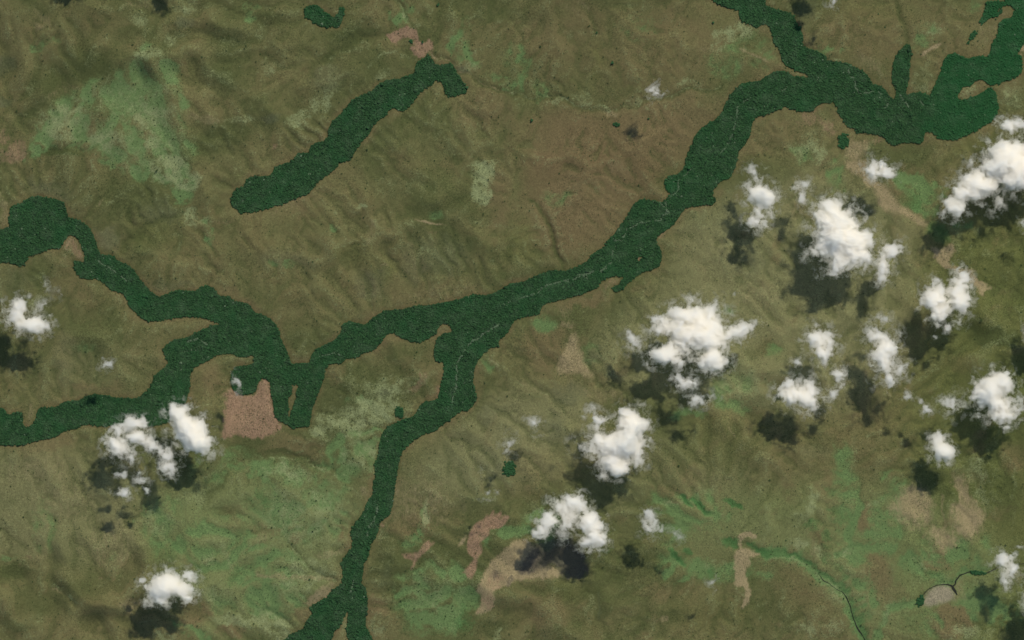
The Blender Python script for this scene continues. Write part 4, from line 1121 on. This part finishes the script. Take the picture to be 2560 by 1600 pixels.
def lone_tree(c, r, x, y, rad, label, seed):
    cx, cy = pt(c, r, x, y)
    X, Y = px2w(cx, cy)
    R = rad / TS * MPP
    q = np.random.default_rng(seed)
    root = bpy.data.objects.new('lone_tree', None)
    root.location = (X, Y, float(ground_z(cx, cy)) - 0.3)
    root['label'] = label
    root['category'] = 'tree'
    root['group'] = 'lone trees on the open savanna'
    COL.objects.link(root)
    V, F, k0 = [], [], 0
    for k in range(9):                                   # leaf clumps round the crown's middle
        v, f = grove_src[k % len(grove_src)]
        rr = R * q.uniform(0.36, 0.52)
        a, d = q.uniform(0, 6.28), R * q.uniform(0.1, 0.66)
        V.append(v * rr + np.array([math.cos(a) * d, math.sin(a) * d, R * (0.75 + q.uniform(0, 0.5)) - rr]))
        F.append(f + k0)
        k0 += len(v)
    me = mesh_from('crown', np.concatenate(V), np.concatenate(F), False)
    me.materials.append(lm_solid)
    o = bpy.data.objects.new('crown', me)
    o.parent = root
    COL.objects.link(o)
    bm = bmesh.new()
    bmesh.ops.create_cone(bm, cap_ends=False, segments=7, radius1=0.09 * R, radius2=0.05 * R, depth=R)
    for v in bm.verts:
        v.co.z += R * 0.5
    for k in range(4):
        g = bmesh.ops.create_cone(bm, cap_ends=False, segments=5, radius1=0.05 * R, radius2=0.02 * R, depth=0.6 * R)
        a = k * 1.57 + q.uniform(-.4, .4)
        for v in g['verts']:
            z = v.co.z + 0.3 * R
            v.co.x += math.cos(a) * z * 0.8
            v.co.y += math.sin(a) * z * 0.8
            v.co.z = 0.7 * R + z * 0.7
    me = bpy.data.meshes.new('trunk')
    bm.to_mesh(me)
    bm.free()
    me.materials.append(bm_)
    o = bpy.data.objects.new('trunk', me)
    o.parent = root
    COL.objects.link(o)


LONE = [(2, 0, 950, 590, 20, 'dark lone tree on brown savanna in the upper middle'), (2, 0, 1290, 1120, 13, 'small lone tree beside a dark cloud shadow on brown savanna'),
        (2, 0, 1900, 215, 15, 'lone tree near the top edge beside the northeastern forest'), (3, 0, 1042, 132, 9, 'tiny lone tree near the top edge right of a cloud'),
        (3, 0, 1105, 256, 8, 'tiny lone tree above the slim forest tongue'), (3, 0, 2153, 180, 9, 'tiny tree in the clearing beside the top right forest'),
        (3, 0, 1985, 388, 9, 'tiny tree right of the elongated thicket'), (1, 0, 1572, 396, 15, 'green lone tree on the right part of the red soil'),
        (1, 0, 1722, 45, 18, 'lone green tree near the top edge beside the dry gully'), (3, 3, 168, 568, 9, 'tiny lone tree on brown savanna above the green valley'),
        (2, 2, 165, 702, 8, 'tiny lone tree on the smooth slope below the tan funnel'), (1, 3, 505, 938, 11, 'lone tree left of the southern forest near the bottom'),
        (2, 0, 800, 310, 13, 'lone tree on the olive strip in the upper middle'), (2, 0, 185, 1135, 20, 'lone dark tree on brown savanna below the dry valley')]
for k, a in enumerate(LONE):
    lone_tree(*a, 500 + k)

# ------------------------------------------------------------------ clouds: closed bodies of evenly scattering air
cm = bpy.data.materials.new('cloud_droplets')
cm.use_nodes = True
nt = cm.node_tree
nt.nodes.remove(nt.nodes['Principled BSDF'])
vs = nt.nodes.new('ShaderNodeVolumePrincipled')
vs.inputs['Color'].default_value = (0.999, 0.9945, 0.980, 1)
vs.inputs['Density'].default_value = 0.13
vs.inputs['Anisotropy'].default_value = 0.62
nt.links.new(vs.outputs[0], nt.nodes['Material Output'].inputs['Volume'])

CLOUDS = [
 (3, 1, 105, 'large thick white cloud with the widest round shadow at its foot', "600 520 150 140 0 .9,660 700 200 220 0 1.35,850 790 150 150 0 .9,470 860 120 55 -20 .62,760 920 210 110 0 .8,650 1030 140 60 -20 .55,960 700 50 80 0 .42,560 430 90 60 0 .6"),
 (2, 1, 98, 'upright ragged white cloud left of the large thick cloud', "2270 90 90 60 0 .36,2330 190 60 60 0 .42,2350 330 130 95 0 1.2,2440 385 70 90 0 .8,2330 480 80 60 0 .42,2310 580 90 80 0 .62,2420 500 40 60 0 .3"),
 (3, 1, 98, 'small faint cloud puff between two larger clouds', "320 240 75 60 0 .5,330 345 42 85 0 .46,250 260 45 40 0 .28"),
 (3, 1, 96, 'small cloud over the tan strip below the forest', "1060 90 125 90 0 .72,950 115 65 60 0 .46,1140 130 55 65 0 .52,1200 80 50 50 0 .25"),
 (3, 1, 98, 'slanting narrow cloud right of the large thick cloud', "1170 870 95 80 -30 .8,1080 970 75 80 0 .62,1100 1080 85 85 0 .5,1240 775 55 45 0 .33,1040 1150 55 40 0 .32,1110 1150 55 50 0 .36"),
 (3, 1, 92, 'large bright cloud cut off by the right edge', "2250 60 230 130 0 1.15,2340 190 130 100 0 1.0,2110 80 120 70 0 .6,2280 -90 190 110 0 1.05,2310 -330 120 65 0 .75,2200 -10 120 90 0 .8,2480 60 150 200 0 1.0"),
 (3, 1, 92, 'diagonal cloud trailing down from the bright cloud at the right edge', "1970 240 200 130 -20 1.0,1830 330 85 80 0 .72,1770 440 95 100 0 .72,1660 525 50 45 0 .42,1700 400 45 45 0 .42,2080 300 70 60 0 .45"),
 (3, 1, 80, 'thin wispy scrap inside the dark diagonal shadow', "2190 400 55 110 20 .45,2130 480 50 40 0 .25"),
 (3, 1, 92, 'tiny cloud scrap at the right edge below the diagonal shadow', "2440 600 60 60 0 .42"),
 (3, 1, 100, 'two-headed white cloud above a near black shadow at right', "1570 1300 115 120 0 .9,1580 1160 85 60 0 .42,1800 1280 105 185 0 .9,1870 1120 65 65 0 .62,1760 1140 65 55 0 .42,1620 1440 95 85 0 .82,1710 1590 65 40 0 .55,1590 1660 24 24 0 .35,1700 1400 70 60 0 .5"),
 (2, 2, 100, 'biggest sprawling cloud right of the centre', "1600 -60 145 80 0 .82,1750 -20 220 110 0 .92,1480 60 150 80 0 .72,1700 130 230 125 0 1.0,1870 200 175 130 0 .95,1890 380 140 100 0 1.05,1420 330 125 90 0 .92,1560 280 150 90 0 .62,2090 120 130 80 -15 .75,2230 60 120 45 -20 .42,1380 -10 75 50 0 .62,1560 400 110 50 0 .5,1900 60 130 80 0 .75"),
 (2, 2, 98, 'faint veil at the left tip of the biggest sprawling cloud', "1150 220 95 80 0 .38,1110 140 50 50 0 .3,1060 260 50 40 0 .22"),
 (2, 1, 98, 'thin torn scraps above the biggest sprawling cloud', "1680 1310 65 55 0 .34,1960 1340 65 60 0 .28,2110 1260 30 26 0 .25,1760 1270 40 30 0 .2"),
 (2, 2, 98, 'small puff set in the shadow of the biggest sprawling cloud', "1620 580 95 70 0 .62,1700 610 65 60 0 .46,1590 520 40 40 0 .34,1640 660 80 30 0 .3"),
 (2, 2, 98, 'flat faint cloud just below the puff in the shadow', "1780 760 125 65 -10 .44,1680 715 60 30 0 .3,1860 730 60 35 0 .3"),
 (2, 2, 84, 'bright heart-shaped cloud in the lower middle', "1130 1010 130 145 0 1.15,1060 870 65 55 0 .75,1210 980 75 85 0 .82,950 1180 235 110 0 1.0,1090 1150 155 155 0 1.15,960 1340 135 115 0 1.0,1020 1430 95 60 0 .82,840 930 90 60 0 .52,760 860 60 50 0 .38,690 920 28 28 0 .34,800 1010 85 65 0 .46,1190 1330 75 75 0 .52,860 1450 45 50 0 .4"),
 (2, 2, 98, 'tiny faint scraps left of the heart-shaped cloud', "220 960 65 60 0 .34,150 930 45 25 0 .24,230 1110 45 25 0 .26"),
 (2, 2, 98, 'pale grey veil above the round green grove', "-40 1200 60 95 0 .33,10 1130 45 60 0 .26"),
 (2, 3, 92, 'arched cloud over the dark burnt patch', "580 220 115 80 0 .9,480 280 95 65 0 .72,390 200 65 50 0 .42,330 400 95 95 0 .82,270 500 95 60 0 .62,510 420 110 125 0 .5,740 420 115 95 0 1.0,800 550 95 85 0 .92,700 600 80 60 0 .6,720 670 60 40 0 .42,640 300 95 65 0 .62,790 360 65 45 0 .6"),
 (2, 3, 98, 'small soft cloud right of the arched cloud', "1300 320 65 65 0 .44,1310 430 95 90 0 .5,1420 450 55 45 0 .34"),
 (2, 3, 98, 'barely visible wisp right of the small soft cloud', "1570 520 55 65 0 .26"),
 (2, 3, 98, 'tiny pale wisp left of the hooked tan scar', "1890 945 50 42 0 .36,1910 1040 20 45 15 .2"),
 (3, 2, 100, 'ragged cloud above a pair of twin puffs', "500 200 125 115 0 .74,450 60 62 60 0 .38,540 330 95 80 0 .64,360 140 45 30 0 .32,270 400 55 50 0 .42,390 300 60 40 0 .3"),
 (3, 2, 98, 'twin puffed cloud at middle right', "210 690 115 110 0 .74,380 730 115 120 0 .85,190 600 65 60 0 .52,390 610 65 60 0 .52,470 850 55 50 0 .42,440 530 60 45 0 .28"),
 (3, 2, 98, 'thin crooked cloud right of the twin puffs', "680 520 75 80 0 .5,610 700 50 115 20 .4,700 620 45 65 0 .34"),
 (3, 2, 104, 'tall column-like cloud left of a dark double shadow', "1030 130 115 100 0 .54,1120 10 65 55 0 .36,1100 310 115 120 0 .95,1150 240 75 70 0 .62,1110 440 95 70 0 .64,1160 560 65 85 0 .5,1270 470 85 85 0 .38,1230 150 65 75 0 .38,1040 590 65 65 0 .24,1190 660 35 35 0 .24,1060 -40 60 40 0 .3"),
 (3, 2, 98, 'tiny round puff below the column-like cloud', "1320 720 48 36 0 .44"),
 (3, 2, 92, 'tiny double puff between the column-like cloud and a faint cloud', "1490 840 52 56 0 .5,1455 770 38 30 0 .32"),
 (3, 2, 92, 'faint see-through cloud left of the egg-shaped bright cloud', "1750 800 120 100 0 .4,1690 760 60 50 0 .3"),
 (3, 2, 88, 'egg-shaped bright cloud with a loose tail near the right edge', "2150 610 150 115 0 1.15,2070 700 130 110 0 1.15,2220 560 75 70 0 .82,2150 790 130 85 0 .82,2230 880 155 100 0 .62,2340 800 85 105 0 .54,2000 910 65 40 0 .42,2240 1020 60 26 15 .4"),
 (3, 2, 78, 'compact small bright cloud above a black oval shadow', "1610 1120 72 60 0 .72,1640 1240 92 92 0 1.05,1700 1270 55 65 0 .75"),
 (3, 3, 90, 'patchy thin cloud over the stream at the bottom right', "2220 760 95 80 0 .6,2290 840 95 85 0 .52,2260 950 65 75 0 .46,2330 720 55 50 0 .42,2390 620 45 30 0 .35"),
 (0, 2, 98, 'ring-like cloud near the left edge', "150 -60 95 115 0 .82,250 45 130 70 0 .9,370 45 95 85 0 .92,170 -150 85 60 0 .62,260 -220 28 26 0 .34"),
 (0, 1, 98, 'thin scattered shreds right of the ring-like cloud', "445 1190 38 65 0 .34,560 1270 50 60 0 .24,390 1380 65 65 0 .36"),
 (0, 2, 98, 'tiny white shred on the western savanna', "1000 420 58 50 0 .4,980 355 42 24 0 .3,1065 408 38 24 0 .3"),
 (0, 2, 96, 'broken cloud with holes below the lower left forest', "1290 970 105 62 0 .8,1110 1040 85 70 0 .62,1200 1000 80 60 0 .55,1080 1190 92 92 0 .82,1210 1200 110 120 0 .55,1310 1100 92 80 0 .72,1430 1180 92 70 0 .62,1550 1280 82 80 0 .72,1590 1400 82 80 0 .62,1240 1330 60 60 0 .42"),
 (0, 2, 96, 'solid white elongated cloud at the forest edge in the lower left', "1700 900 110 105 0 1.0,1780 1040 140 120 0 1.3,1870 1165 140 100 0 1.25,1910 1010 65 65 0 .55,1640 810 42 40 0 .36"),
 (0, 3, 98, 'scrappy small puffs below the broken cloud', "1170 -50 60 40 0 .42,1170 110 85 50 0 .48,1330 10 65 50 0 .5,1390 105 26 26 0 .4,1310 -70 60 50 0 .36,1110 -60 30 25 0 .3"),
 (0, 3, 92, 'lone white cloud near the bottom left', "1560 990 150 110 0 1.2,1500 1080 105 90 0 .82,1740 1040 110 80 0 .82,1790 920 85 65 0 .62,1600 850 85 60 0 .36,1350 945 42 30 0 .44,1400 1000 50 35 0 .5,1760 1130 52 42 0 .52,1510 1140 70 40 0 .5"),
 (2, 0, 112, 'single small hazy cloud over the dry valley at top middle', "1350 850 55 62 0 .54,1310 920 34 42 0 .26,1420 880 45 30 0 .28"),
 (3, 0, 98, 'small hazy cloud scrap at the top edge', "610 20 48 55 0 .42"),
 (1, 3, 98, 'tiny white shreds beside the shaded ground at bottom middle', "2170 130 28 22 0 .38,2280 125 24 20 0 .36,2190 180 60 18 0 .3,2130 -60 22 42 0 .26"),
 (0, 2, 98, 'thin white wisp lying over the round forest pocket', "2250 600 30 85 -10 .36,2240 680 32 45 0 .3,2210 590 30 24 0 .26"),
 (0, 0, 98, 'cloud beyond the top edge shading the upper left corner', "725 -300 110 60 0 .7"),
 (0, 0, 98, 'cloud beyond the top edge shading the upper left grassland', "1655 -280 90 70 0 .7,1090 -330 90 50 0 .4"),
 (3, 0, 98, 'cloud beyond the top edge shading the northeastern forest side', "500 -310 80 80 0 .7,480 -130 70 45 0 .55"),
 (3, 3, 98, 'cloud beyond the right edge shading the bottom right corner', "2560 1090 110 170 0 1.0"),
 (3, 2, 98, 'cloud beyond the right edge shading the ground above the egg-shaped cloud', "2560 80 90 130 0 1.0"),
]


def cloud(c, r, off, label, spec, seed):
    blobs = []
    for b in spec.split(','):
        x, y, rx, ry, rot, k = map(float, b.split())
        cx, cy = pt(c, r, x, y)
        blobs.append((cx, cy, rx / TS * 1.34, ry / TS * 1.34, math.radians(rot), k))
    cell = 1.25
    x0 = min(b[0] - max(b[2], b[3]) * 1.5 for b in blobs) - 8
    x1 = max(b[0] + max(b[2], b[3]) * 1.5 for b in blobs) + 8
    y0 = min(b[1] - max(b[2], b[3]) * 1.5 for b in blobs) - 8
    y1 = max(b[1] + max(b[2], b[3]) * 1.5 for b in blobs) + 8
    X, Y = np.meshgrid(np.arange(x0, x1, cell), np.arange(y0, y1, cell))
    sx_, sy_ = X + seed * 131.7, Y - seed * 77.3
    wxx = X + 10 * fbm(sx_, sy_, 34, 3, 201) + 6.0 * fbm(sx_, sy_, 12, 4, 205, 0.6)
    wyy = Y + 10 * fbm(sx_, sy_, 34, 3, 211) + 6.0 * fbm(sx_, sy_, 12, 4, 215, 0.6)
    f = np.zeros_like(X)
    fv = np.zeros_like(X)
    for cx, cy, rx, ry, a, k in blobs:
        dx, dy = wxx - cx, wyy - cy
        u = (dx * math.cos(a) + dy * math.sin(a)) / rx
        v = (-dx * math.sin(a) + dy * math.cos(a)) / ry
        g = np.clip(1 - (u * u + v * v), 0, 1)
        g = g * (0.55 + 0.45 * g) * k
        f = np.sqrt(f * f + g * g)
        fv = np.maximum(fv, np.clip(1 - (u * u + v * v) / 2.5, 0, 1) * min(1.0, k + 0.1))
    f = f * 0.94
    wisp = fbm(wxx + seed * 31, wyy - seed * 17, 26, 6, 221, 0.68) * 1.6
    lace = fbm(X + seed * 13 + 3 * wisp, Y + seed * 7, 9, 3, 236, 0.7) * 1.6
    bil = 1 - np.abs(fbm(wxx + seed * 11, wyy + seed * 5, 22, 3, 231, 0.5)) * 1.8
    core = np.clip((f - 0.3) / 0.6, 0, 1)
    e = f * (1 + (0.72 - 0.50 * core) * wisp) + (0.34 * wisp + 0.16 * lace) * np.clip(f * 2.0, 0, 1) * (1 - 0.85 * core) - 0.05
    veil = np.clip(fv * 0.55, 0, 0.33) * np.clip(wisp * 1.3 + 0.2 * lace + 0.3, 0, 1.1)
    e = np.clip(np.maximum(e, veil), 0, 1.5)
    T = 120.0 * e ** 1.8 * (0.88 + 0.16 * np.clip(bil, -0.5, 1) + 0.05 * lace * (1 - core))
    T = np.maximum(T, 0)
    T[T < 0.45] = 0
    T[0, :] = T[-1, :] = 0
    T[:, 0] = T[:, -1] = 0
    h0 = off * 1.06 * MPP * math.tan(SUN_EL)
    on = T > 0
    any4 = on[:-1, :-1] | on[1:, :-1] | on[:-1, 1:] | on[1:, 1:]
    jj, ii = np.where(any4)
    if len(jj) == 0:
        return
    idn = np.arange(X.size).reshape(X.shape)
    q = np.stack([idn[jj + 1, ii], idn[jj + 1, ii + 1], idn[jj, ii + 1], idn[jj, ii]], -1)
    under = fbm(sx_ + 50, sy_, 20, 3, 241)
    top = T * 0.72
    bot = -T * (0.28 + 0.12 * under)
    bx, by = fbm(sx_, sy_, 8, 2, 251) * 5 * np.clip(T / 40, 0, 1), fbm(sx_, sy_, 8, 2, 261) * 5 * np.clip(T / 40, 0, 1)
    shrink = 1 - h0 / CAM_Z
    cx0, cy0 = float(X[on].mean()), float(Y[on].mean())
    ox, oy = px2w(cx0, cy0)
    tx_, ty_ = px2w(X + 0, Y + 0)
    tx_, ty_ = (tx_ - ox) * shrink, (ty_ - oy) * shrink
    topv = np.stack([tx_ + bx, ty_ + by, top], -1).reshape(-1, 3)
    botv = np.stack([tx_, ty_, bot], -1).reshape(-1, 3)
    onf = on.reshape(-1)
    nall = X.size
    botid = np.where(onf, np.arange(nall) + nall, np.arange(nall))     # the rim is shared
    topv[~onf, 2] = 0
    V = np.concatenate([topv, botv])
    F = np.concatenate([q, botid[q][:, ::-1]])
    # separate shreds of one cloud are parts of it
    lab = np.zeros(any4.shape, np.int32)
    cells = set(zip(jj.tolist(), ii.tolist()))
    nlab, counts = 0, []
    while cells:
        c0 = cells.pop()
        nlab += 1
        stack, cnt = [c0], 0
        while stack:
            y_, x_ = stack.pop()
            lab[y_, x_] = nlab
            cnt += 1
            for dy in (-1, 0, 1):
                for dx in (-1, 0, 1):
                    nb = (y_ + dy, x_ + dx)
                    if nb in cells:
                        cells.remove(nb)
                        stack.append(nb)
        counts.append(cnt)
    fl = lab[jj, ii]
    fl = np.concatenate([fl, fl])
    order = sorted(range(1, nlab + 1), key=lambda q_: -counts[q_ - 1])
    single = [q_ for q_ in order if counts[q_ - 1] >= 40] or order[:1]
    rest = [q_ for q_ in order if q_ not in single]

    def body(name, keep, parent=None):
        Fk = F[np.isin(fl, keep)]
        used, inv = np.unique(Fk, return_inverse=True)
        me = mesh_from(name, V[used], inv.reshape(-1, 4))
        me.materials.append(cm)
        o_ = bpy.data.objects.new(name, me)
        o_.parent = parent
        COL.objects.link(o_)
        return o_
    if len(single) + (1 if rest else 0) == 1:
        o = body('cumulus_cloud', single)
    else:
        o = bpy.data.objects.new('cumulus_cloud', None)
        COL.objects.link(o)
        for n_, q_ in enumerate(single):
            body('cloud_core' if n_ == 0 else 'cloud_shred', [q_], o)
        if rest:
            body('cloud_wisp', rest, o)['kind'] = 'stuff'
    o.location = (ox * shrink, oy * shrink, h0)
    o['label'] = label
    o['category'] = 'cloud'
    o['group'] = 'fair weather clouds over the savanna'


for k, a in enumerate(CLOUDS):
    cloud(*a, k + 1)
